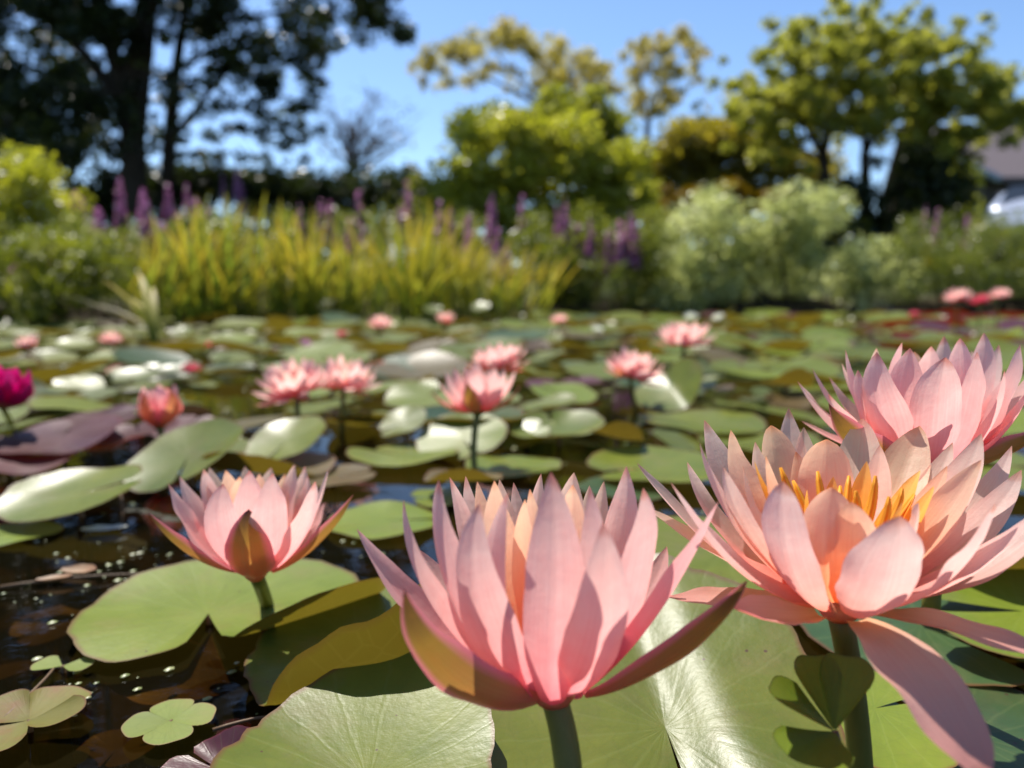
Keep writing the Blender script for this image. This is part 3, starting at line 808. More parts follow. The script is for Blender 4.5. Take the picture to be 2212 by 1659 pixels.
# right-hand pads behind the open lily
pad(on(2210, 1320, .022), {0: .09, 90: .075, 150: .068, 180: .072, 225: .07, 270: .06}, PAD_FRESH, 'bright green pad at the right edge below the open lily', GN, notch=175, slit=20, wave=.10, cup=.1, seed=26, tilt=(.10, .0))
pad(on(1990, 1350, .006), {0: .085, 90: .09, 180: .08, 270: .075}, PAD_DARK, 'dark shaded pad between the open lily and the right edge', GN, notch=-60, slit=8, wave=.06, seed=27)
pad(on(2200, 1215, .035), {0: .08, 90: .06, 180: .055, 270: .04}, PAD_BROWN, 'olive raised pad edge tucked behind the open lily at right', GN, notch=90, slit=6, wave=.1, folds=[(.01, -90, .02, 60)], seed=28)
pad(on(1560, 1190, .012), {0: .11, 90: .09, 180: .10, 270: .085}, PAD, 'green pad half hidden behind the left petals of the open lily', GN, notch=30, slit=6, wave=.07, cup=.05, seed=29)
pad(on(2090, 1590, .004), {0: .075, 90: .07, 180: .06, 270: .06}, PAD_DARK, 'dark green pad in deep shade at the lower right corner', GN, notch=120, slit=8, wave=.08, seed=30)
pad(on(1890, 1530, .016), {0: .035, 90: .045, 180: .05, 270: .05}, PAD_FRESH, 'small sunlit sliver of pad beside the shaded clover leaf', GN, notch=20, slit=10, wave=.06, seed=31)
pad(on(480, 1665, .006), {0: .022, 90: .022, 180: .028, 270: .03}, PAD_MAROON, 'small red brown pad cut by the bottom edge', GN, notch=150, slit=8, wave=.1, folds=[(.0, 60, .015, 50)], seed=32)
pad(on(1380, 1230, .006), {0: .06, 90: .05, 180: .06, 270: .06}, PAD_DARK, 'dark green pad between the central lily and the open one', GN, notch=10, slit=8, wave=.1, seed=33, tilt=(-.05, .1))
# mid-distance pads
GM = 'lily pads in the middle of the pond'
def mpad(px, py, wpx, mat, label, z=.006, tilt=(0, 0), folds=(), asp=1.0, cup=.06, wave=.08, notch=None, slit=7, group=GM, nr=10, na=44):
    c = on(px, py, z); d = (c - CAM) @ FWD
    r = wpx * d / FPX / 2
    s = int(rng.integers(1e6)) if notch is None else int(abs(px * 7 + py))
    return pad(c, circ(r, 1 / asp if asp else 1.0, 90), mat, label, group, notch=rng.uniform(0, 360) if notch is None else notch, slit=slit, cup=cup, wave=wave, folds=folds, tilt=tilt, seed=s, nr=nr, na=na)
mpad(165, 1066, 285, PAD, 'big glossy pad with a raised back and a crease at the left', .024, (.16, -.10), [(.03, 150, .08, 16)], cup=.06, notch=20)
mpad(40, 1150, 170, PAD_FRESH, 'small flat green pad at the left edge below the big glossy one', .003, cup=0, notch=200)
mpad(405, 985, 260, PAD, 'glaring white pad behind the left-hand lily, under the bud', .035, (.38, -.24), cup=.1, notch=280)
mpad(620, 950, 180, PAD, 'glossy tilted pad below the touching pair of lilies', .035, (.38, -.24), notch=250)
mpad(570, 1010, 300, PAD_BROWN, 'wide bronze pad with its olive near rim turned up', .012, (.0, .05), [(.03, -85, .03, 45)], notch=90)
mpad(130, 945, 250, PAD_MAROON, 'large maroon pad with a red underside at the left', .03, (.16, -.06), [(.06, -80, .03, 50)], notch=100)
mpad(300, 935, 170, PAD_MAROON, 'second maroon pad, brown beneath, next to the bud', .03, (.14, -.15), [(.04, -70, .03, 50)], notch=120)
mpad(50, 990, 210, PAD_MAROON, 'dark red pad in front of the large maroon one', .016, (.10, .08), [(.05, -100, .03, 45)], notch=60)
mpad(395, 922, 150, PAD_MAROON, 'purple topped pad behind the glaring white one', .022, (.15, .05), notch=80)
mpad(215, 905, 160, PAD_MAROON, 'dull purple pad behind the large maroon one', .02, (.14, -.05), notch=20)
mpad(-10, 965, 120, PAD_MAROON, 'purple pad cut by the left edge in front of the maroon one', .02, (.1, .2), notch=120)
mpad(830, 1125, 250, PAD_FRESH, 'flat yellow green pad between the left and central lilies', .004, cup=.02, notch=10)
mpad(1010, 915, 260, PAD_DARK, 'dark shaded pad right under the cup-shaped lily', .02, (-.03, .0), cup=.18, notch=80)
mpad(1000, 945, 200, PAD, 'veined green pad in front of the dark shaded one', .022, (.34, -.14), notch=290)
mpad(1205, 932, 205, PAD, 'pale dished pad right of the cup-shaped lily stem', .02, (.12, -.10), cup=.2, notch=100)
mpad(1135, 940, 110, PAD, 'shiny little pad touching the pale dished one', .016, (.38, -.25), notch=30)
mpad(870, 912, 110, PAD, 'small raised pad with white glare left of the cup-shaped lily', .035, (.42, -.28), notch=200)
mpad(1450, 845, 165, PAD, 'raised glossy pad folded like a butterfly behind the thin stem', .035, (.38, -.30), [(.0, 10, .03, 30)], notch=85)
mpad(1520, 918, 260, PAD, 'wide green pad in front of the butterfly-like folded one', .01, (.03, .02), cup=.08, notch=170)
mpad(1420, 1010, 300, PAD, 'broad pale green pad behind the gap between the big lilies', .012, (.05, .0), cup=.05, notch=190)
mpad(1350, 1050, 220, PAD_DARK, 'darker green pad partly under the broad pale one', .004, cup=.0, notch=10)
mpad(1330, 945, 120, PAD_BROWN, 'bronze pad standing on edge by open water', .03, (-.2, .2), [(.0, -80, .03, 60)], notch=95)
mpad(1000, 1035, 170, PAD_BROWN, 'brown pad seen from beneath behind the central lily', .02, (-.05, .0), [(.01, -90, .03, 60)], notch=95)
mpad(870, 985, 240, PAD, 'flat pad with a bronze near edge left of the straight stem', .008, (-.03, .0), [(.06, -85, .03, 40)], notch=140)
mpad(1110, 1010, 210, PAD_FRESH, 'light green pad right of the straight stem', .004, notch=330)
mpad(960, 1075, 150, PAD_FRESH, 'light green pad peeping over the central lily at left', .004, notch=200)
mpad(1700, 832, 110, PAD_BROWN, 'lone brown pad tipped up in the far pads at right', .03, (-.2, .1), [(.0, -70, .04, 55)], notch=100)
mpad(1185, 832, 100, PAD_MAROON, 'purple pad behind the cup-shaped lily', .02, (.06, .05), notch=60)
mpad(1255, 826, 95, PAD_MAROON, 'second purple pad, right of its neighbour behind the cup-shaped lily', .02, (.06, -.05), notch=100)
mpad(2150, 1035, 240, PAD, 'pale green pad behind the rosy lily at the right edge', .01, (.03, .03), notch=150)
mpad(1640, 960, 260, PAD, 'green pad left of the open lily petals in mid pond', .006, notch=220)
mpad(1440, 905, 120, PAD_DARK, 'small deep green pad beside the thin stem', .006, notch=220)
mpad(720, 1030, 180, PAD_BROWN, 'bronze pad lying behind the right sepal of the left-hand lily', .008, notch=20)
mpad(1900, 880, 260, PAD, 'green pad behind the rosy lily', .006, notch=220)
GI = 'shiny pads standing under the iris'
mpad(655, 655, 60, PAD, 'left shiny pad raised among the iris blades', .10, (.3, .25), notch=20, group=GI)
mpad(700, 662, 74, PAD, 'largest shiny pad raised before the iris', .09, (.35, -.2), notch=60, group=GI)
mpad(735, 690, 80, PAD_DARK, 'deep green pad raised below the shiny ones', .04, (.25, .2), notch=60, group=GI)
mpad(590, 640, 44, PAD, 'small shiny pad high in the iris', .14, (.4, .1), notch=60, group=GI)
mpad(935, 668, 40, PAD, 'white glinting pad left of the small rosy lily', .10, (.4, .1), notch=60, group=GI)
mpad(1038, 662, 40, PAD, 'white glinting pad right of the small rosy lily', .11, (.45, -.1), notch=60, group=GI)
mpad(865, 730, 90, PAD, 'pale oval pad right of the small pale lily', .03, (.12, .0), notch=60, group=GI)
mpad(510, 775, 110, PAD, 'pale pad on open water near the crimson lily', .02, (.12, .1), notch=60, group=GI)
mpad(165, 745, 90, PAD, 'pale shiny pad right of the far left lily', .03, (.15, .1), notch=60, group=GI)

for px, py, wv, lab in [(330, 1480, 150, 'brown sunken leaf below the yellow green pad'), (120, 1350, 170, 'brown sunken leaf at the left under dark water'), (250, 1620, 160, 'brown sunken leaf by the lone clover'), (20, 1450, 120, 'brown sunken leaf at the left edge'), (560, 1195, 120, 'brown sunken leaf behind the left-hand lily stem')]:
    mpad(px, py, wv, PAD_BROWN, lab, -.022, (rng.normal(0, .1), rng.normal(0, .1)), group='sunken leaves in the near water')
# scattered pads filling the pond surface
placed = [(o.location.x, o.location.y, max(o.dimensions.x, .1) * .5) for o in COL.objects if o.name.startswith('lily_pad')]
protos = []
for i in range(14):
    V, F, uv = pad_geo(circ(1.0, rng.uniform(.9, 1.1), rng.uniform(0, 180)), notch=rng.uniform(0, 360), slit=rng.uniform(5, 14), cup=rng.uniform(.0, .16), wave=rng.uniform(.03, .12), seed=500 + i, nr=7, na=32,
                       folds=[(rng.uniform(.45, .7), rng.uniform(200, 340), .3, rng.uniform(15, 45))] if i % 4 == 0 else ())
    q = F[len(F) // 2]
    if np.cross(V[q[1]] - V[q[0]], V[q[3]] - V[q[0]])[2] < 0: F = F[:, ::-1].copy()
    protos.append((V, F, uv))
pmesh = {}
def proto_mesh(i, mat):
    if (i, mat.name) not in pmesh:
        me = mesh('lily_pad', *protos[i]); me.materials.append(mat); pmesh[(i, mat.name)] = me
    return pmesh[(i, mat.name)]
def open_water(x, y):              # pools of bare water
    p = x / y * FPX + 1106
    return (200 < p < 620 and 1.15 < y < 2.0 and rng.random() < .75) or (1100 < p < 1600 and 1.9 < y < 2.6 and rng.random() < .75) or (y < .95 and p < 760)
cnt = 0; tries = 0; scat = []
while cnt < 245 and tries < 30000:
    tries += 1
    y = rng.uniform(.72, 5.6); x = rng.uniform(-.70, .74) * y * 1.02
    if y > shore(np.float64(x)) - .35: continue
    if open_water(x, y): continue
    rr = rng.uniform(.055, .10) if y < 1.6 else rng.uniform(.075, .135)
    if y > 3.2: rr *= 1.15
    if any((x - a) ** 2 + (y - b) ** 2 < (.81 * (rr + c)) ** 2 for a, b, c in placed): continue
    placed.append((x, y, rr)); cnt += 1
    p = x / y * FPX + 1106
    u = rng.random()
    if y > 2.6 and p > 1850: mat = PAD_MAROON if u < .55 else PAD
    elif y < 1.3 and p < 450: mat = PAD_MAROON if u < .3 else PAD
    else: mat = PAD_BROWN if u < .04 else PAD_MAROON if u < .07 else PAD_DARK if u < .16 else PAD_FRESH if u < .55 else PAD
    zone = 'near' if y < 1.5 else 'mid' if y < 3.0 else 'far'
    side = 'left' if p < 740 else 'right' if p > 1480 else 'centre'
    what = {'pad_maroon': 'maroon', 'pad_bronze': 'bronze', 'pad_deep': 'dark green', 'pad_fresh': 'yellow green', 'pad_green': 'grey green'}[mat.name]
    where = {('near', 'left'): 'afloat between the maroon pads and the left pool', ('near', 'centre'): 'afloat round the cup-shaped lily stem', ('near', 'right'): 'afloat behind the rosy lily',
             ('mid', 'left'): 'afloat on the pool below the bent blades', ('mid', 'centre'): 'afloat beyond the open pink lilies', ('mid', 'right'): 'afloat in the flat pad field at right',
             ('far', 'left'): 'afloat under the left bank', ('far', 'centre'): 'afloat at the foot of the iris', ('far', 'right'): 'afloat in the far pad field below the grey shrub'}[(zone, side)]
    o = obj('lily_pad', proto_mesh(int(rng.integers(14)), mat))
    tl = .14 if y < 2.6 else .09
    o.location = (float(x), float(y), float(.004 + rr * tl * 1.1 + rng.uniform(0, .004)))
    o.rotation_euler = (float(rng.normal(.05, tl)), float(rng.normal(-.05, tl)), float(rng.uniform(0, 6.28)))
    o.scale = (float(rr),) * 3
    scat.append((o, what, where))

MARKS = [('half-closed bud', 345, 870), ('touching pair of lilies', 690, 810), ('cup-shaped lily', 1032, 850), ('open lily behind the cup-shaped one', 1078, 770), ('open lily on the thin stem', 1362, 790),
         ('open lily before the grey shrub', 1478, 715), ('pale lily under the iris middle', 822, 696), ('small rosy lily', 962, 690), ('tiny round peach lily', 1208, 690), ('far left peach lily', 62, 740), ('lily under the bent blades', 240, 728),
         ('crimson lily by the iris foot', 456, 742), ('mirrored crimson lily', 413, 802), ('small red lily', 738, 718), ('mauve lily', 660, 740), ('white pair of lilies', 1520, 685), ('raised lily group at right', 2110, 650), ('low crimson lily at right', 1973, 678),
         ('rosy lily at the right', 1960, 800), ('open lily', 1780, 980), ('left-hand lily', 540, 1060), ('butterfly-like pad', 1450, 845), ('large maroon pad', 130, 945), ('big glossy pad', 185, 1062), ('lone tipped brown pad', 1700, 832), ('magenta bud', 10, 840), ('central lily', 1190, 1040), ('bright white-glinting pads', 985, 665)]
used = set()
for o, what, where in scat:
    q = np.array(o.location) - CAM
    px = 1106 + FPX * (q @ RGT) / (q @ FWD); py = 829.5 - FPX * (q @ UPV) / (q @ FWD)
    best = None
    for far in ('', 'a little '):
        for mk, mx, my in sorted(MARKS, key=lambda m: (m[1] - px) ** 2 + 6 * (m[2] - py) ** 2)[:7]:
            dx, dy = px - mx, (py - my) * 2.4
            rel = ('to the right of' if dx > 0 else 'to the left of') if abs(dx) > abs(dy) else ('in front of' if dy > 0 else 'behind')
            lb = f'{what} pad {far}{rel} the {mk}'
            if lb not in used: best = lb; break
            lb = f'{what} pad {rel} the {mk}, {"on its left" if dx < 0 else "on its right"} side'
            if abs(dx) <= abs(dy) and lb not in used: best = lb; break
        if best: break
    if best and len(best.split()) > 15: best = None
    if best is None: best = f'{what} round pad {where}'
    used.add(best)
    tag(o, best, 'lily pad', f'pads {where}')

def pad_carpet():
    m, nd, lk = new_mat('pad_mixed')
    a = N(nd, 'ShaderNodeAttribute'); a.attribute_name = 'tone'
    col = ramp(nd, lk, a.outputs['Fac'], [(0, (0.10, 0.03, 0.03)), (.12, (0.12, 0.07, 0.025)), (.22, (0.08, 0.12, 0.03)), (.6, (0.16, 0.19, 0.03)), (1, (0.24, 0.26, 0.06))])
    tc = N(nd, 'ShaderNodeTexCoord')
    col = mix_c(nd, lk, math_n(nd, lk, 'MULTIPLY', noise(nd, lk, tc.outputs['Object'], 30, 4, .6), .5), col, (0.10, 0.09, 0.03))
    leafy_shader(nd, lk, col, col, .2, .36, .3)
    r = np.random.default_rng(77); V = []; F = []; T = []; o = 0; n = 0; tries = 0
    small = []
    while n < 620 and tries < 40000:
        tries += 1
        y = 1.0 + 4.6 * r.random() ** .8; x = r.uniform(-.72, .74) * y
        if y > shore(np.float64(x)) - .15 or (open_water(x, y) and r.random() < .8): continue
        rr = r.uniform(.022, .062)
        if any((x - a_) ** 2 + (y - b_) ** 2 < (.80 * c_ + .5 * rr) ** 2 for a_, b_, c_ in placed): continue
        if any((x - a_) ** 2 + (y - b_) ** 2 < (.8 * (c_ + rr)) ** 2 for a_, b_, c_ in small): continue
        small.append((x, y, rr)); n += 1
        v, f, _ = protos[int(r.integers(14))]
        M = np.array(Matrix.Rotation(r.normal(.05, .16), 3, 'X') @ Matrix.Rotation(r.normal(-.04, .16), 3, 'Y') @ Matrix.Rotation(r.uniform(0, 6.28), 3, 'Z'))
        v = (v * rr) @ M.T + np.array([x, y, .003 + rr * .12])
        V.append(v); F.append(f + o); o += len(v); T.append(np.full(len(v), r.random()))
    tag(obj('pad_carpet', mesh('pad_carpet', np.concatenate(V), np.concatenate(F), attrs={'tone': np.concatenate(T)}), m), 'carpet of small ragged pads filling the gaps between the large ones', kind='stuff')
pad_carpet()

# ------------------------------------------------------------------ water clover
def clover_leaf(T_dir, L, lift, seed, cupv=.25):
    """fan-shaped leaflet from the centre"""
    r = np.random.default_rng(seed)
    n, m = 10, 19
    L = L / math.sqrt(1 + lift * lift)
    D = np.array([math.cos(T_dir), math.sin(T_dir), 0]); S = np.array([-D[1], D[0], 0])
    t = np.linspace(0.03, 1, n)
    ang = np.linspace(-.80, .80, m)
    V = []; U = []
    for i in range(n):
        for j in range(m):
            rad = t[i] * L * (1 - .30 * (abs(ang[j]) / .80) ** 4) * (1 + .02 * math.sin(9 * ang[j] + seed))
            p = D * rad * math.cos(ang[j] * .98) + S * rad * math.sin(ang[j] * .98)
            z = lift * rad + cupv * L * (ang[j] / .80) ** 2 * t[i] ** 2 * .5
            V.append(p + np.array([0, 0, z])); U.append((j / (m - 1), t[i]))
    F = grid_faces(n, m)
    V = np.array(V)
    q = F[len(F) // 2]
    if np.cross(V[q[1]] - V[q[0]], V[q[3]] - V[q[0]])[2] < 0: F = F[:, ::-1].copy()
    return V, F, np.array(U)
CLOVER = pad_mat('clover_green', (0.17, 0.22, 0.045), (0.22, 0.26, 0.06), (0.25, 0.2, 0.08), (0.10, 0.12, 0.02), (0.14, 0.16, 0.03), rim=(0.28, 0.16, 0.08), veins=14, rough=.55, spec=.2)
CLOVER_DARK = pad_mat('clover_deep', (0.15, 0.22, 0.02), (0.20, 0.27, 0.028), (0.14, 0.17, 0.03), (0.12, 0.18, 0.02), (0.16, 0.22, 0.025), transl=.4, rim=(0.10, 0.13, 0.03), veins=30, wear=.2)
CLOVER_OLD = pad_mat('clover_old', (0.17, 0.17, 0.03), (0.20, 0.14, 0.04), (0.22, 0.08, 0.04), (0.14, 0.07, 0.02), (0.18, 0.10, 0.02), rim=(0.2, 0.07, 0.04), veins=14, wear=.9, rough=.55, spec=.2)
def clover(c, L, rot, mat, label, angles=(0, 90, 180, 270), lifts=(.02,) * 4, cupv=.12, stalk=True, aim=None):
    root = empty('water_clover', c, label, 'water clover', 'four-leaved water clovers')
    for i, (a, lf) in enumerate(zip(angles, lifts)):
        g = clover_leaf(R(a + rot), L * rng.uniform(.94, 1.05), lf, i, cupv)
        obj('leaflet', mesh('leaflet', *g), mat, root)
    if stalk:
        e = np.array([.01, .0, -.2 - c[2]]) if aim is None else np.asarray(aim) - np.asarray(c)
        obj('stalk', mesh('stalk', *tube_geo(bez((0, 0, 0), e * .5 + np.array([.004, 0, 0]), e, 7), .0013, 7)), STEM_BROWN, root)
    return root
clover(on(368, 1556, .005), .021, 20, CLOVER, 'bright four-leaved clover floating alone on dark water', cupv=.06)
clover(on(62, 1556, .006), .030, -15, CLOVER_OLD, 'yellowing red-flecked clover at the lower left corner', lifts=(.25, .05, .1, .02), cupv=.2)
clover(on(135, 1438, .004), .017, 10, CLOVER, 'small pale clover leaf above the yellowing one', angles=(-10, 165), lifts=(.05, .05), cupv=.1)
c0 = P(1803, 1580, .262)
clover(c0, .0262, 0, CLOVER_DARK, 'shaded upright clover beside the drooping pink sepal', angles=(104, 170, 222, 50), lifts=(1.15, .6, .0, 1.2), cupv=.14, aim=P(1800, 1720, .26))

# ------------------------------------------------------------------ floating bits
m_duck = foliage_mat('duckweed', (0.10, 0.14, 0.03), (0.26, 0.29, 0.10), (0.55, 0.55, 0.36), transl=.15, rough=.35)
def duckweed():
    V = []; F = []; T = []
    def speck(p, r):
        o = len(V); k = 7; a0 = rng.uniform(0, 6.28); t = rng.random()
        V.append((p[0], p[1], p[2] + r * .5)); T.append(t)
        for j in range(k):
            a = a0 + 6.283 * j / k; q = r * (1 + .3 * math.sin(2 * a))
            V.append((p[0] + math.cos(a) * q, p[1] + math.sin(a) * q, p[2])); T.append(t)
        for j in range(k): F.append((o, o + 1 + j, o + 1 + (j + 1) % k))
    for (cx, cy, sx, sy, n) in [(240, 1235, 90, 26, 30), (170, 1470, 60, 40, 16), (120, 1200, 110, 60, 14), (420, 1500, 90, 40, 8), (700, 1150, 60, 30, 20), (560, 1180, 60, 20, 14), (2150, 1560, 40, 60, 6), (300, 890, 200, 40, 30), (100, 1290, 90, 30, 16)]:
        for _ in range(n):
            p = on(cx + rng.normal(0, sx), cy + rng.normal(0, sy), .0015)
            if p[1] < 3: speck(p, .0006 + .0022 * rng.random() ** 2.2)
    for _ in range(260):
        y = rng.uniform(.5, 4.8); x = rng.uniform(-.68, .68) * y
        speck((x, y, .0015), rng.uniform(.001, .004))
    tag(obj('duckweed', mesh('duckweed', V, F, attrs={'tone': T}), m_duck), 'pale specks of duckweed strewn over the water', kind='stuff')
duckweed()
def straw(p0, p1, r, label, sag=.004):
    p0 = np.asarray(p0); p1 = np.asarray(p1)
    o = obj('floating_stem', mesh('floating_stem', *tube_geo(bez(p0 * 0, (p1 - p0) * .5 + np.array([.006, .004, sag]), p1 - p0, 9), np.linspace(r, r * .6, 9), 6)), STEM_BROWN)
    o.location = [float(x) for x in p0]
    tag(o, label, 'stem', 'dead stems on the water')
straw(on(0, 1560, .006), on(115, 1445, .004), .0012, 'brown stem slanting past the yellowing clover')
straw(on(460, 1577, .003), on(640, 1548, .004), .0011, 'tan stem lying left of the turned-up pad rim')
straw(on(0, 1268, .002), on(330, 1240, .002), .0012, 'thin straw across the dark water by the yellow green pad')
straw(on(510, 1350, .002), on(560, 1400, -.01), .0011, 'reddish stem dipping under by the left-hand lily stem')
straw(on(250, 1040, .005), on(262, 1150, .002), .0008, 'fine dark stalk beside the big glossy pad')
def debris(px, py, L, rot, mat, label):
    c = on(px, py, .004)
    g = petal_geo(np.array([-L, 0, 0]), np.array([L, 0, .002]), UP, L * .45, .05, .5, n=8, m=5, seed=int(px))
    o = obj('fallen_petal', mesh('fallen_petal', *g), mat); o.location = [float(x) for x in c]; o.rotation_euler = (0, 0, rot)
    tag(o, label, 'petal', 'fallen petals on the water')
debris(118, 1250, .013, .2, TAN, 'fallen tan petal on dark water, left one')
debris(170, 1232, .015, -.1, TAN, 'fallen tan petal on dark water, right one of two')
debris(225, 1142, .02, .15, WHITE, 'bleached petal afloat below the big glossy pad')

# ------------------------------------------------------------------ background plants
def leaf_cloud(name, clumps, n, size, mat, parent=None, origin=(0, 0, 0), aspect=.5, updir=.35, seed=0, shell=.45, hang=0.):
    """n leaf blades spread through ellipsoids (x, y, z, rx, ry, rz)"""
    r = np.random.default_rng(seed)
    cl = np.asarray(clumps, float)
    wgt = cl[:, 3] * cl[:, 4] * cl[:, 5]; wgt = wgt ** .7; wgt /= wgt.sum()
    idx = r.choice(len(cl), n, p=wgt)
    d = r.normal(size=(n, 3)); d /= np.linalg.norm(d, axis=1)[:, None]
    rad = r.random(n) ** shell
    pos = cl[idx, :3] + d * rad[:, None] * cl[idx, 3:6]
    ax = r.normal(size=(n, 3)) * np.array([1, 1, .7]) + d * .5
    ax[:, 2] -= hang
    ax /= np.linalg.norm(ax, axis=1)[:, None]
    nm = r.normal(size=(n, 3)) * .8; nm[:, 2] += updir * 2
    sd = np.cross(ax, nm); sd /= np.linalg.norm(sd, axis=1)[:, None] + 1e-9
    nn = np.cross(sd, ax)
    L = size * r.uniform(.6, 1.25, n); W = L * aspect * .5
    a = pos - ax * L[:, None] * .5
    b = pos + sd * W[:, None] + nn * (L * .07)[:, None]
    c = pos + ax * L[:, None] * .5 - nn * (L * .12)[:, None]
    e = pos - sd * W[:, None] + nn * (L * .07)[:, None]
    V = np.stack([a, b, c, e], 1).reshape(-1, 3) - np.asarray(origin)
    F = np.arange(4 * n).reshape(n, 4)
    ct = r.random(len(cl))
    tone = np.clip(.45 * ct[idx] + .55 * r.random(n), 0, 1)
    o = obj(name, mesh(name, V, F, smooth=False, attrs={'tone': np.repeat(tone, 4)}), mat, parent)
    return o
def blob_clumps(c, rad, k, sub, seed=0, flat=.8, fill=.5):
    r = np.random.default_rng(seed)
    d = r.normal(size=(k, 3)); d /= np.linalg.norm(d, axis=1)[:, None]
    rr = (r.random(k) ** fill)[:, None]
    p = np.asarray(c) + d * rr * np.asarray(rad)
    s = sub * r.uniform(.6, 1.35, (k, 1))
    return np.concatenate([p, s, s, s * flat], 1)
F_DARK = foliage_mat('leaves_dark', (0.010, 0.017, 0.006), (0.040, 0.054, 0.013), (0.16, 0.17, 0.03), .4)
F_TREE = foliage_mat('leaves_tree', (0.20, 0.215, 0.04), (0.40, 0.40, 0.09), (0.56, 0.52, 0.20), .6)
F_SUMAC = foliage_mat('leaves_sumac', (0.30, 0.27, 0.07), (0.50, 0.43, 0.14), (0.64, 0.48, 0.26), .6)
F_LIME = foliage_mat('leaves_lime', (0.24, 0.26, 0.035), (0.40, 0.40, 0.075), (0.50, 0.47, 0.13), .6)
F_MID = foliage_mat('leaves_mid', (0.14, 0.16, 0.03), (0.27, 0.285, 0.055), (0.38, 0.36, 0.10), .58)
F_OLIVE = foliage_mat('leaves_olive', (0.18, 0.165, 0.03), (0.34, 0.29, 0.06), (0.48, 0.36, 0.09), .58)
F_SILVER = foliage_mat('leaves_silver', (0.24, 0.27, 0.08), (0.55, 0.58, 0.25), (0.84, 0.84, 0.60), .5, rough=.34, spec=.4)
F_GRASS = foliage_mat('leaves_grass', (0.09, 0.115, 0.02), (0.24, 0.26, 0.045), (0.38, 0.36, 0.10), .45, rough=.4, spec=.3)
F_HERB = foliage_mat('leaves_herb', (0.09, 0.12, 0.022), (0.21, 0.235, 0.05), (0.36, 0.35, 0.11), .45, rough=.36)
F_GOLDEN = foliage_mat('leaves_golden', (0.14, 0.10, 0.02), (0.26, 0.17, 0.03), (0.34, 0.24, 0.07), .35)
F_PURPLE = foliage_mat('loosestrife_bloom', (0.30, 0.12, 0.25), (0.46, 0.22, 0.39), (0.60, 0.38, 0.50), .5)
F_TWIG = foliage_mat('twigs_grey', (0.10, 0.08, 0.085), (0.2, 0.17, 0.17), None, .1)

def limb(p0, p1, r0, r1, bend=(0, 0, 0), n=8):
    p0 = np.asarray(p0, float); p1 = np.asarray(p1, float)
    return (bez(p0, (p0 + p1) / 2 + np.asarray(bend), p1, n), np.linspace(r0, r1, n))
def tree_root(px, Y, label, cat='tree', name='tree', group=None):
    x = (px - 1106) / FPX * Y / (math.cos(PITCH)) * 1.0
    z = float(ground_z(np.float64(x), np.float64(Y)))
    root = empty(name, (x, Y, z - .03), label, cat, group)
    return root, np.array([x, Y, z - .03])

# big dark tree at the left
root, og = tree_root(292, 11, 'tall dark tree with forked trunks at the left', name='shade_tree', group='trees beyond the pond')
Y = 11.
paths = [limb(atY(292, 470, Y), atY(278, 215, Y), .18, .15, (.05, 0, 0)), limb(atY(278, 225, Y), atY(205, -60, Y), .12, .08, (-.12, 0, .1)), limb(atY(282, 225, Y), atY(330, -80, Y), .14, .08, (-.05, 0, .2)),
         limb(atY(300, 300, Y), atY(340, -60, Y), .09, .05), limb(atY(270, 240, Y), atY(90, 20, Y), .10, .05, (0, .3, .1)), limb(atY(262, 205, Y), atY(0, 190, Y), .07, .04)]
P_ = [(np.asarray(a) - og, b) for a, b in paths]
tubes('trunk', P_, BARK, root, 10)
P_ = [(np.asarray(a) - og, b) for a, b in [limb(atY(355, 480, Y + .4), atY(372, 230, Y + .4), .11, .09), limb(atY(372, 235, Y + .4), atY(415, -60, Y + .4), .085, .05, (-.05, 0, 0)),
      limb(atY(362, 300, Y + .4), atY(470, 160, Y + .4), .055, .035, (.1, 0, -.1)), limb(atY(468, 162, Y + .4), atY(660, 130, Y + .5), .035, .02, (0, 0, .1)), limb(atY(470, 162, Y + .4), atY(560, 20, Y + .2), .03, .015),
      limb(atY(380, 150, Y + .4), atY(560, 60, Y), .04, .02), limb(atY(405, 60, Y), atY(640, 20, Y), .04, .02)]]
tubes('branch', P_, BARK, root, 8)
cl = []
r_ = np.random.default_rng(5)
def scatter_px(n, x0, x1, y0, y1, Y0, Y1, s0, s1, keep=None):
    out = []
    while len(out) < n:
        px, py = r_.uniform(x0, x1), r_.uniform(y0, y1)
        if keep and not keep(px, py): continue
        p = atY(px, py, r_.uniform(Y0, Y1)); s = r_.uniform(s0, s1)
        out.append((*p, s, s, s * .7))
    return out
cl += scatter_px(150, -160, 250, -260, 340, 9.8, 12.4, .2, .40)
cl += scatter_px(84, 200, 490, -260, 80, 9.8, 12.0, .18, .34)
cl += scatter_px(74, 470, 870, -220, 150, 9.8, 11.8, .14, .30, lambda x, y: y < 150 - max(0, (x - 640)) * .32)
cl += scatter_px(14, 780, 885, -120, 85, 10, 11.5, .16, .26)
cl += scatter_px(210, 180, 700, 20, 350, 10, 12, .07, .19)
cl += scatter_px(90, -250, 480, -650, -230, 10, 12, .25, .45)
cl += scatter_px(16, 560, 730, 80, 200, 10, 12, .12, .22)
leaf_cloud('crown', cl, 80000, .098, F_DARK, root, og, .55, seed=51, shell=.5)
# left background dark wood behind
root, og = tree_root(60, 15, 'dark dense tree filling the gap at the far left', name='shade_tree', group='trees beyond the pond')
tubes('trunk', [limb((0, 0, 0), (.1, 0, 4), .2, .1)], BARK, root)
leaf_cloud('crown', scatter_px(110, -300, 205, -150, 430, 14, 16, .3, .6), 11500, .17, F_DARK, root, og, .55, seed=52)

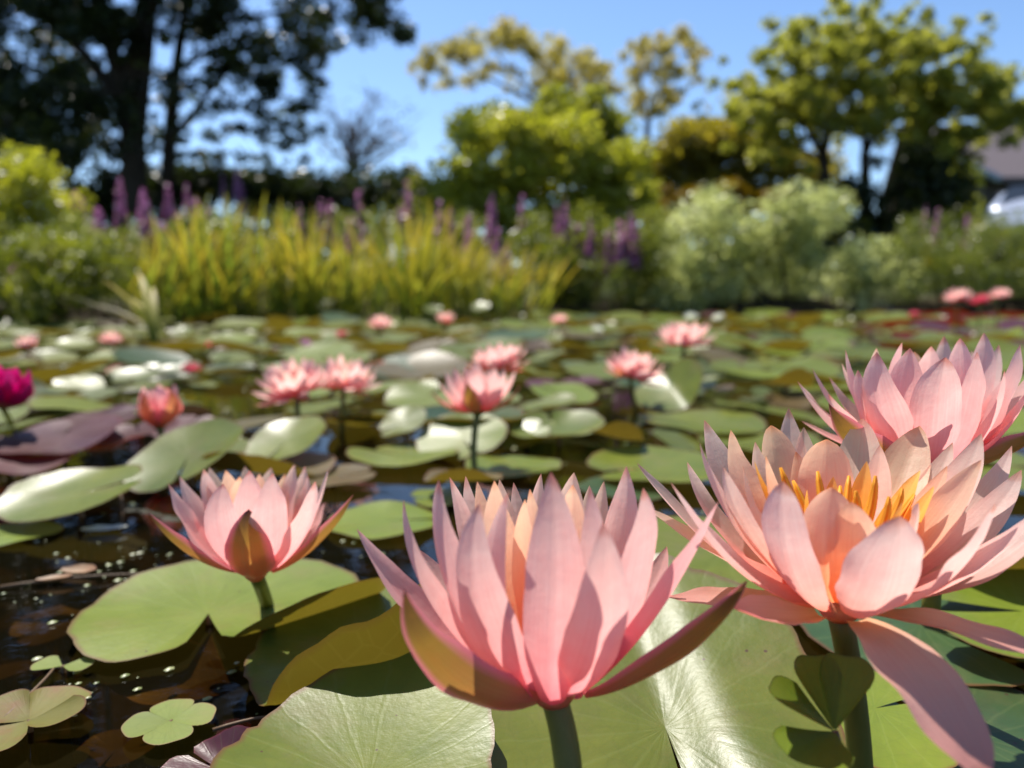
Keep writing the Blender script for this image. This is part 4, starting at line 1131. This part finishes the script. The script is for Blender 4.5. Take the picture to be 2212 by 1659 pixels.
# bare grey tree
root, og = tree_root(765, 15, 'bare grey twiggy tree against the sky', name='bare_tree', group='trees beyond the pond')
Y = 15.
pp = []
for i in range(26):
    a = atY(r_.uniform(745, 790), r_.uniform(330, 420), Y + r_.uniform(-.4, .4)); b = atY(r_.uniform(670, 900), r_.uniform(185, 330), Y + r_.uniform(-.8, .8))
    pp.append(limb(a - og, b - og, r_.uniform(.015, .04), .006, (r_.normal(0, .15), 0, .1), 6))
    for _ in range(4):
        t = r_.uniform(.4, 1.0); m_ = a + (b - a) * t; e_ = m_ + np.array([r_.normal(0, .35), r_.normal(0, .3), r_.uniform(.0, .5)])
        pp.append(limb(m_ - og, e_ - og, .010, .003, (0, 0, 0), 4))
pp.append(limb((0, 0, 0), atY(755, 260, Y) - og, .09, .03))
tubes('trunk', pp, BARK_GREY, root, 5)
leaf_cloud('crown', scatter_px(26, 690, 890, 200, 350, 14.5, 15.5, .12, .3), 520, .10, F_TWIG, root, og, .3, seed=53)

# feathery umbrella tree (two crowns)
def umbrella(px, Y, label, limbs, arcs, n, seed):
    root, og = tree_root(px, Y, label, name='umbrella_tree', group='feathery trees behind the pond')
    tubes('trunk', [(np.asarray(a) - og, b) for a, b in limbs], BARK_GREY, root, 7)
    leaf_cloud('crown', arcs, int(n * 1.7), .11, F_SUMAC, root, og, .30, seed=seed, hang=.9, shell=.8)
Y = 14.
arcs = []
for (x, y, s) in [(905, 140, .30), (940, 118, .34), (985, 120, .4), (1030, 95, .4), (1075, 80, .42), (1120, 84, .42), (1165, 95, .42), (1205, 105, .42), (1245, 125, .40), (1200, 160, .42), (1240, 185, .42), (1275, 190, .4), (1310, 200, .35), (1160, 175, .3), (1010, 160, .36), (960, 170, .3), (1060, 150, .32), (1100, 185, .24), (1270, 235, .3), (1290, 160, .3)]:
    for k in range(7):
        p = atY(x + r_.normal(0, 24), y + r_.normal(0, 15), Y + r_.uniform(-.9, .9)); q = s * r_.uniform(.25, .6)
        arcs.append((*p, q, q, q * .9))
umbrella(1300, Y, 'feathery flat-topped tree with a leaning trunk against the sky',
         [limb(atY(1300, 420, Y), atY(1235, 290, Y), .10, .07), limb(atY(1235, 290, Y), atY(1110, 195, Y), .06, .035, (0, 0, .1)), limb(atY(1110, 195, Y), atY(960, 125, Y), .03, .012), limb(atY(1245, 300, Y), atY(1235, 140, Y), .05, .02), limb(atY(1200, 260, Y), atY(1060, 100, Y), .03, .01), limb(atY(1235, 220, Y), atY(1300, 190, Y), .03, .01)], arcs, 5200, 61)
arcs = []
for (x, y, s) in [(1370, 110, .3), (1410, 95, .36), (1460, 92, .36), (1505, 110, .3), (1390, 150, .36), (1440, 150, .36), (1490, 155, .3), (1380, 200, .34), (1430, 200, .36), (1470, 205, .3), (1400, 240, .28), (1540, 215, .2), (1355, 240, .25)]:
    for k in range(7):
        p = atY(x + r_.normal(0, 20), y + r_.normal(0, 15), Y + 1 + r_.uniform(-.7, .7)); q = s * r_.uniform(.25, .6)
        arcs.append((*p, q, q, q * .9))
umbrella(1400, Y + 1, 'smaller feathery tree right of the flat-topped one', [limb(atY(1390, 430, Y + 1), atY(1400, 260, Y + 1), .09, .06), limb(atY(1400, 260, Y + 1), atY(1460, 110, Y + 1), .05, .015), limb(atY(1400, 270, Y + 1), atY(1370, 130, Y + 1), .04, .015)], arcs, 3300, 62)

# right-hand round tree
root, og = tree_root(1790, 9.5, 'rounded green tree with several dark trunks at the right', name='garden_tree', group='trees beyond the pond')
Y = 9.5
L_ = [limb(atY(1790, 520, Y), atY(1778, 330, Y), .085, .065), limb(atY(1778, 335, Y), atY(1690, 180, Y), .05, .02), limb(atY(1780, 330, Y), atY(1830, 90, Y), .05, .02), limb(atY(1872, 520, Y), atY(1868, 330, Y), .075, .055),
      limb(atY(1868, 335, Y), atY(1960, 150, Y), .045, .02), limb(atY(1868, 335, Y), atY(1860, 120, Y), .04, .015), limb(atY(1930, 520, Y + .3), atY(1950, 340, Y + .3), .07, .05), limb(atY(1950, 340, Y + .3), atY(2080, 210, Y), .04, .015), limb(atY(1780, 350, Y), atY(1660, 280, Y), .03, .012)]
tubes('trunk', [(np.asarray(a) - og, b) for a, b in L_], BARK, root, 8)
cl = []
for (x, y, s) in [(1640, 215, .28), (1620, 190, .2), (1660, 150, .3), (1690, 90, .24), (1700, 200, .34), (1730, 130, .34), (1745, 70, .24), (1770, 210, .36), (1790, 140, .36), (1810, 60, .26), (1835, 20, .2), (1850, 110, .36), (1860, 190, .36), (1880, 60, .24), (1915, 40, .2), (1920, 110, .34), (1940, 180, .36), (1985, 110, .34), (2000, 70, .22), (2000, 200, .36), (2050, 100, .26), (2095, 75, .16), (2050, 160, .3), (2100, 130, .2), (2060, 230, .32), (2110, 200, .28), (2140, 240, .3), (2190, 180, .24), (2200, 240, .3), (2180, 280, .26), (1680, 260, .24), (1720, 280, .24), (1790, 270, .26), (1950, 260, .3), (2010, 280, .3), (2080, 290, .26), (1640, 260, .2), (1900, 270, .26), (1850, 270, .22), (1600, 200, .22), (1620, 245, .24), (1660, 300, .22), (1700, 320, .2), (1600, 270, .16), (2140, 170, .24), (2170, 230, .28), (2120, 280, .28), (1750, 240, .3), (1830, 240, .3), (1900, 210, .3), (1960, 220, .3)]:
    for k in range(9):
        p = atY(x + r_.normal(0, 26), y + r_.normal(0, 22), Y + r_.uniform(-.9, .9)); q = s * r_.uniform(.25, .6)
        cl.append((*p, q, q, q * .8))
leaf_cloud('crown', cl, 42000, .08, F_TREE, root, og, .5, seed=71, shell=.7)
# dark understorey beneath the right tree
def shrub(px, Y, label, boxes, n, size, mat, seed, name='shrub', cat='shrub', group='shrubs on the far bank', aspect=.45, hang=0., sub=(.14, .26), per=6, stems=5):
    root, og = tree_root(px, Y, label, cat, name, group)
    cl = []
    rr = np.random.default_rng(seed)
    for (x0, x1, y0, y1, k) in boxes:
        for _ in range(k):
            q = rr.uniform(*sub)
            p = atY(rr.uniform(x0, x1), rr.uniform(y0, y1), Y + rr.uniform(-.5, .5))
            cl.append((*p, q, q, q * .85))
    leaf_cloud('foliage', cl, n, size, mat, root, og, aspect, seed=seed, shell=.55, hang=hang)
    ps = []
    for _ in range(stems):
        c = cl[int(rr.integers(len(cl)))]
        ps.append(limb(np.array([rr.normal(0, .12), rr.normal(0, .08), 0]), np.array(c[:3]) - og, .016, .005, (0, 0, .05), 5))
    tubes('stem', ps, BARK, root, 5)
    return root
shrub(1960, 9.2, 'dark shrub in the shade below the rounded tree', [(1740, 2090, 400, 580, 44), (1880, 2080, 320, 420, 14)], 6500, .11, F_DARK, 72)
shrub(2040, 10.5, 'mid green shrub beside the dark house wall', [(1980, 2110, 300, 580, 26)], 2600, .12, F_MID, 79)
shrub(1120, 9.0, 'yellow green billowing shrub in the middle of the far bank', [(980, 1390, 330, 560, 60), (1010, 1300, 270, 380, 24), (980, 1420, 390, 520, 30)], 20000, .105, F_LIME, 73, sub=(.2, .34))
shrub(1150, 12.0, 'taller green shrub behind the yellow green one', [(1000, 1350, 250, 360, 36), (1080, 1290, 215, 280, 12)], 6000, .16, F_MID, 74, sub=(.22, .36))
shrub(1570, 13.5, 'olive brown thicket left of the rounded tree', [(1400, 1790, 320, 580, 60), (1450, 1660, 265, 340, 22), (1400, 1780, 335, 450, 36)], 24000, .13, F_OLIVE, 75, sub=(.26, .42))
shrub(1500, 10.5, 'golden tinted shrub over the grey green one', [(1400, 1720, 400, 470, 22)], 1900, .11, F_GOLDEN, 76, sub=(.1, .2))
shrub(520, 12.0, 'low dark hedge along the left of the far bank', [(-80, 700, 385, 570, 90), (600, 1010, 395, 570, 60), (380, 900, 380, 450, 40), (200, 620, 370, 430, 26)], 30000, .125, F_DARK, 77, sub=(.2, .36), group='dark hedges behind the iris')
shrub(930, 10.0, 'dark rounded bush right of the bare tree', [(880, 1010, 380, 560, 24)], 2400, .12, F_MID, 78)
shrub(60, 6.2, 'yellow green bush at the left edge behind the water', [(-120, 165, 370, 560, 46), (-20, 110, 340, 400, 8)], 5200, .075, F_LIME, 80, sub=(.12, .22))
shrub(90, 4.4, 'green leafy herbs at the left bank', [(-160, 110, 540, 720, 50), (60, 270, 520, 640, 34)], 10000, .055, F_GRASS, 81, sub=(.08, .15), name='herb_clump', cat='plant', aspect=.28)
shrub(250, 5.6, 'mixed green undergrowth under the purple spikes', [(130, 520, 485, 620, 60)], 6000, .06, F_HERB, 82, sub=(.1, .18), name='herb_clump', cat='plant', aspect=.28)
shrub(1640, 6.4, 'grey green willow-like shrub on the far bank', [(1400, 1880, 500, 665, 60), (1430, 1800, 430, 520, 26), (1840, 1950, 540, 650, 12)], 15000, .072, F_SILVER, 83, sub=(.14, .26), aspect=.3)
shrub(1260, 6.2, 'green leafy plants between the iris and the grey shrub', [(1130, 1430, 520, 660, 40), (1150, 1420, 470, 540, 14)], 8500, .06, F_GRASS, 84, sub=(.1, .2), aspect=.3, name='herb_clump', cat='plant')
shrub(2080, 6.6, 'grassy green bank plants at the right edge', [(1930, 2330, 520, 645, 60), (1960, 2300, 480, 540, 18)], 9500, .075, F_HERB, 85, sub=(.12, .2), aspect=.16, name='herb_clump', cat='plant')
shrub(2120, 7.6, 'rusty seeding plants behind the right bank', [(2000, 2330, 480, 560, 26)], 2200, .06, F_OLIVE, 86, sub=(.08, .16), aspect=.3, name='herb_clump', cat='plant')
shrub(820, 6.6, 'green herbs behind the iris', [(440, 1180, 470, 580, 60)], 7000, .065, F_HERB, 87, sub=(.1, .2), aspect=.25, name='herb_clump', cat='plant')

# purple loosestrife
def loosestrife(px, py_top, Y, spikes, label, seed, dark=1.0):
    rr = np.random.default_rng(seed)
    top = atY(px, py_top, Y)
    z0 = max(.02, float(ground_z(np.float64(top[0]), np.float64(Y))) - .02)
    base = np.array([top[0], Y, z0])
    root = empty('purple_loosestrife', base, label, 'loosestrife', 'purple loosestrife on the banks')
    H = top[2] - z0
    for k in range(spikes):
        dx, dy = rr.normal(0, .10), rr.normal(0, .08)
        h = H * (1 if k == 0 else rr.uniform(.72, .95)); e = np.array([dx if k else 0, dy, h])
        obj('stem', mesh('stem', *tube_geo(bez((dx * .2, dy * .2, 0), e * .5 + np.array([0, 0, .03]), e, 6), [.006, .006, .005, .005, .004, .003], 6)), STEM, root)
        sl = min(.42, h * .45) * rr.uniform(.7, 1)
        cl = [(e[0], e[1], h - sl * t, .034 * (.5 + t), .034 * (.5 + t), .06) for t in np.linspace(.02, 1, 7)]
        leaf_cloud('flower_spike', cl, 210, .034, F_PURPLE, root, (0, 0, 0), .7, seed=seed * 10 + k)
    cl = [(rr.normal(0, .05), rr.normal(0, .05), H * t, .08, .08, .08) for t in np.linspace(.1, .62, 8)]
    leaf_cloud('foliage', cl, 240, .06, F_HERB, root, (0, 0, 0), .25, seed=seed * 10 + 9)
for i, (px, py, Y, k, lab) in enumerate([
    (175, 425, 6.0, 3, 'purple loosestrife beside the yellow green bush'), (235, 470, 5.6, 2, 'pale loosestrife low in the left undergrowth'), (265, 400, 6.1, 3, 'tall loosestrife left of the twin dark trunks'),
    (310, 425, 6.2, 2, 'loosestrife in front of the forked trunk'), (365, 415, 6.2, 4, 'many-spiked loosestrife right of the forked trunk'), (412, 412, 6.0, 3, 'tallest dense loosestrife at the left end of the iris'),
    (515, 360, 8.0, 3, 'high loosestrife spike against the dark hedge'), (105, 545, 4.6, 2, 'dark purple loosestrife in the left bank herbs'), (28, 570, 4.4, 1, 'single loosestrife at the left edge'),
    (770, 420, 6.3, 3, 'loosestrife under the bare tree'), (880, 400, 6.6, 2, 'reddish loosestrife right of the bare tree'), (948, 440, 6.3, 2, 'loosestrife left of the yellow green shrub'),
    (1062, 430, 6.4, 2, 'slim loosestrife before the yellow green shrub'), (1128, 430, 6.5, 1, 'thin single loosestrife before the yellow green shrub'), (1220, 440, 6.1, 4, 'bright loosestrife cluster in the middle bank'),
    (1275, 490, 5.9, 2, 'short loosestrife between the two bright clusters'), (1365, 465, 5.8, 4, 'bright loosestrife on a dark stalk left of the grey shrub'), (1075, 505, 5.8, 2, 'low loosestrife at the right end of the iris'),
    (205, 455, 5.9, 3, 'soft pink loosestrife just right of the yellow green bush'), (335, 450, 5.7, 3, 'faded loosestrife between the two trunks, lower down'), (440, 455, 5.8, 2, 'loosestrife leaning over the left end of the iris'),
    (690, 440, 6.2, 2, 'loosestrife left of the bare tree above the iris'), (1010, 470, 6.0, 2, 'pinkish loosestrife among the tips of the iris at right'), (1320, 500, 5.7, 2, 'low loosestrife left of the bright dark-stalked one'),
    (2028, 450, 7.2, 2, 'loosestrife below the dark house wall'), (2090, 470, 7.0, 1, 'pale loosestrife on the right bank')]):
    loosestrife(px, py, Y, k, lab, 300 + i)

# iris clump with sword leaves
IRIS = []
for i, (c0_, c1_, c2_) in enumerate([((0.09, 0.14, 0.016), (0.30, 0.31, 0.04), (0.50, 0.40, 0.06)), ((0.08, 0.13, 0.014), (0.21, 0.29, 0.04), (0.40, 0.37, 0.06)), ((0.14, 0.16, 0.02), (0.38, 0.35, 0.04), (0.58, 0.40, 0.07))]):
    IRIS.append(petal_mat(f'iris_blade_{"abc"[i]}', [(0, c0_), (.45, c1_), (1, c2_)], .45, spec=.22, rough=.5))
STRAW = petal_mat('straw_blade', [(0, (.18, .16, .06)), (1, (.34, .30, .17))], .35, spec=.4)
def blade_mesh(seed, L=.7, lean=.25, hw=.012):
    r = np.random.default_rng(seed)
    B = np.zeros(3); a = lean * r.uniform(.5, 1.3)
    T = np.array([math.sin(a) * L, 0, math.cos(a) * L])
    return mesh('blade', *petal_geo(B, T, UP, hw, -.06 - .05 * a, .25, prof='thin', n=9, m=3, seed=seed, wob=.4))
blades = [[blade_mesh(900 + i * 10 + j, .72, .12 + .09 * j, .0105) for j in range(6)] for i in range(3)]
for i in range(3):
    for j in range(6): blades[i][j].materials.append(IRIS[i])
iris_lab = ['leftmost iris tuft leaning over the water', 'iris tuft with orange tips right of the leftmost one', 'iris tuft behind the raised shiny pads', 'iris tuft under the bare tree', 'iris tuft above the small pale lily',
            'iris tuft in the middle of the long clump', 'iris tuft above the small rosy lily', 'leaning iris tuft near the right end', 'last iris tuft at the right end of the clump', 'back row iris tuft at the left', 'back row iris tuft in the middle', 'back row iris tuft at the right']
for i, (px, Y, nb, hs) in enumerate([(345, 4.7, 42, .95), (430, 4.9, 48, 1.05), (530, 5.0, 48, 1.05), (620, 5.1, 48, 1.05), (710, 5.1, 48, 1.0), (800, 5.1, 48, 1.0), (890, 5.0, 48, .98), (980, 4.95, 46, .95), (1090, 4.9, 50, .92), (480, 5.35, 40, 1.1), (720, 5.5, 40, 1.1), (940, 5.4, 40, 1.05)]):
    x = (px - 1106) / FPX * Y
    root = empty('iris_clump', (x, Y, -.04), iris_lab[i] + ', yellow green sword leaves', 'iris', 'iris tufts on the far edge')
    for k in range(int(nb * 1.5)):
        mi = int(rng.choice(3, p=[.45, .25, .3])); o = obj('blade', blades[mi][int(rng.integers(6))], None, root)
        o.location = (float(rng.normal(0, .14)), float(rng.normal(0, .12)), 0)
        az = rng.normal(-.1, 1.1) if rng.random() < .7 else rng.uniform(0, 6.28)
        s = hs * (.88 + .2 * math.sin(i * 2.3)) * rng.uniform(.66, 1.15)
        o.rotation_euler = (0, float(rng.normal(.16, .19)), float(az)); o.scale = (float(s),) * 3
# bent straw-coloured blades at the left
root = empty('iris_clump', on(345, 752, 0), 'bent pale blades arching left over the pool', 'iris', 'iris tufts on the far edge')
bo = np.array(root.location)
for i, (px, py, dy, hw) in enumerate([(130, 635, -.1, .011), (130, 690, -.05, .012), (140, 700, .1, .010), (220, 605, .1, .012), (205, 745, -.1, .009), (260, 640, .2, .011), (300, 590, .25, .012), (170, 660, .2, .009), (330, 620, .2, .012)]):
    T = atY(px, py, bo[1] + dy) - bo
    g = petal_geo(np.array([rng.normal(0, .02), rng.normal(0, .02), 0]), T, UP, hw, -.12, .25, prof='thin', n=10, m=3, seed=950 + i, wob=.4)
    obj('blade', mesh('blade', *g), STRAW if i in (0, 1, 2, 4, 7) else IRIS[2], root)

# ------------------------------------------------------------------ house and car
def box_v(x0, x1, y0, y1, z0, z1):
    return [(x0, y0, z0), (x1, y0, z0), (x1, y1, z0), (x0, y1, z0), (x0, y0, z1), (x1, y0, z1), (x1, y1, z1), (x0, y1, z1)]
BOXF = [(0, 3, 2, 1), (4, 5, 6, 7), (0, 1, 5, 4), (1, 2, 6, 5), (2, 3, 7, 6), (3, 0, 4, 7)]
def box(name, b, mat, parent, bev=0.):
    o = obj(name, mesh(name, box_v(*b), BOXF, smooth=False), mat, parent)
    if bev:
        md = o.modifiers.new('bevel', 'BEVEL'); md.width = bev; md.segments = 2
    return o
M_ROOF = plain('roof_shingle', (0.16, 0.13, 0.135), .9, .2, var=.15, scale=5)
M_WALL = plain('house_wall', (0.07, 0.06, 0.055), .85, .2, var=.2, scale=3)
M_TRIM = plain('blue_grey_trim', (0.30, 0.36, 0.42), .6, .3, var=.1)
M_GLASS = plain('dark_glass', (0.02, 0.025, 0.03), .08, .6, var=.1, bump=0)
hx = (2110 - 1106) / FPX * 20
hz = float(ground_z(np.float64(hx), np.float64(20.)))
house = empty('house', (hx, 20, hz), 'low dark house with a grey brown roof at the right edge', 'house')
box('wall', (.25, 9, .6, 6, -.3, 2.25), M_WALL, house)
def slab(name, a, b, c, d, t, mat, parent):
    V = [a, b, c, d] + [(p[0], p[1], p[2] - t) for p in (a, b, c, d)]
    return obj(name, mesh(name, V, [(0, 1, 2, 3), (7, 6, 5, 4), (0, 4, 5, 1), (1, 5, 6, 2), (2, 6, 7, 3), (3, 7, 4, 0)], smooth=False), mat, parent)
slab('roof', (.3, 0, 2.35), (9.4, 0, 2.35), (9.4, 3.3, 4.3), (-.7, 3.3, 4.3), .12, M_ROOF, house)
slab('roof', (9.4, 6.6, 2.35), (.3, 6.6, 2.35), (-.7, 3.32, 4.3), (9.4, 3.32, 4.3), .12, M_ROOF, house)
obj('gable_trim', mesh('gable_trim', *tube_geo([(.26, -.03, 2.28), (-.76, 3.3, 4.22)], [.09, .09], 4)), M_TRIM, house)
for x0 in (1.2, 4.2):
    wn = box('window', (x0, x0 + 1.1, .55, .598, .9, 1.9), M_TRIM, house); box('pane', (x0 + .07, x0 + 1.03, .535, .548, .97, 1.83), M_GLASS, wn)

M_CAR = plain('silver_paint', (0.55, 0.58, 0.64), .25, .6, metal=.55, var=.03, scale=2, bump=0)
M_TYRE = plain('tyre_rubber', (0.02, 0.02, 0.02), .85, .2)
M_RIM = plain('alloy', (0.5, 0.5, 0.52), .35, .5, metal=.8, var=.05, bump=0)
M_LAMP = plain('lamp_glass', (0.75, 0.70, 0.55), .12, .7, var=.05, bump=0)
cx = (2190 - 1106) / FPX * 12.2
cz = float(ground_z(np.float64(cx + 2), np.float64(12.2)))
car = empty('parked_car', (cx, 12.2, cz), 'silver car parked at the right edge, only its nose in view', 'car')
car.rotation_euler = (0, 0, R(48))
def loft(name, stations, mat, parent):
    """stations: (x, [(y, z) ...]) cross-sections along the car"""
    V = []; k = len(stations[0][1])
    for x, ring in stations:
        for y, z in ring: V.append((x, y, z))
    F = []
    for i in range(len(stations) - 1):
        for j in range(k): F.append((i * k + j, (i + 1) * k + j, (i + 1) * k + (j + 1) % k, i * k + (j + 1) % k))
    F.append(tuple(range(k))); F.append(tuple((len(stations) - 1) * k + j for j in range(k))[::-1])
    o = obj(name, mesh(name, V, F), mat, parent)
    md = o.modifiers.new('smooth', 'SUBSURF'); md.levels = 1; md.render_levels = 2
    return o
def ring(hw, z0, z1):
    return [(-hw * .92, z0), (-hw, z0 + (z1 - z0) * .35), (-hw * .96, z0 + (z1 - z0) * .8), (-hw * .8, z1), (0, z1 + .03), (hw * .8, z1), (hw * .96, z0 + (z1 - z0) * .8), (hw, z0 + (z1 - z0) * .35), (hw * .92, z0), (0, z0)]
loft('body', [(0, ring(.60, .38, .62)), (.06, ring(.72, .28, .74)), (.35, ring(.84, .24, .84)), (1.15, ring(.88, .22, .98)), (2.2, ring(.9, .22, 1.0)), (3.6, ring(.9, .22, 1.02)), (4.2, ring(.86, .26, 1.0)), (4.42, ring(.74, .34, .9))], M_CAR, car)
loft('cabin', [(.95, ring(.72, .92, .98)), (1.3, ring(.74, .92, 1.18)), (1.75, ring(.70, .92, 1.42)), (2.3, ring(.68, .92, 1.5)), (3.2, ring(.67, .92, 1.47)), (3.8, ring(.68, .92, 1.25)), (4.1, ring(.68, .92, 1.02))], M_CAR, car)
slab('windscreen', (1.16, -.56, 1.10), (1.16, .56, 1.10), (1.68, .50, 1.45), (1.68, -.50, 1.45), .015, M_GLASS, car)
for sy in (-1, 1):
    V = [(1.35, sy * .755, 1.03), (3.75, sy * .755, 1.03), (3.4, sy * .675, 1.38), (1.85, sy * .675, 1.38)]
    obj('side_window', mesh('side_window', V + [(a, b + sy * .012, c) for a, b, c in V], [(0, 1, 2, 3), (7, 6, 5, 4), (0, 4, 5, 1), (1, 5, 6, 2), (2, 6, 7, 3), (3, 7, 4, 0)], smooth=False), M_GLASS, car)
    obj('headlight', mesh('headlight', *tube_geo([(.03, sy * .58, .68), (.16, sy * .66, .70), (.34, sy * .74, .74)], [.05, .085, .04], 10)), M_LAMP, car)
    obj('wing_mirror', mesh('wing_mirror', *tube_geo([(1.42, sy * .86, 1.06), (1.44, sy * 1.0, 1.09), (1.46, sy * 1.06, 1.09)], [.03, .085, .05], 8)), M_CAR, car)
    for x in (.85, 3.6):
        wh = obj('wheel', mesh('wheel', *tube_geo([(x, sy * .70, .32), (x, sy * .73, .32), (x, sy * .88, .32), (x, sy * .905, .32)], [.27, .32, .32, .28], 20)), M_TYRE, car)
        obj('rim', mesh('rim', *tube_geo([(x, sy * .80, .32), (x, sy * .912, .32)], [.2, .19], 14)), M_RIM, wh)
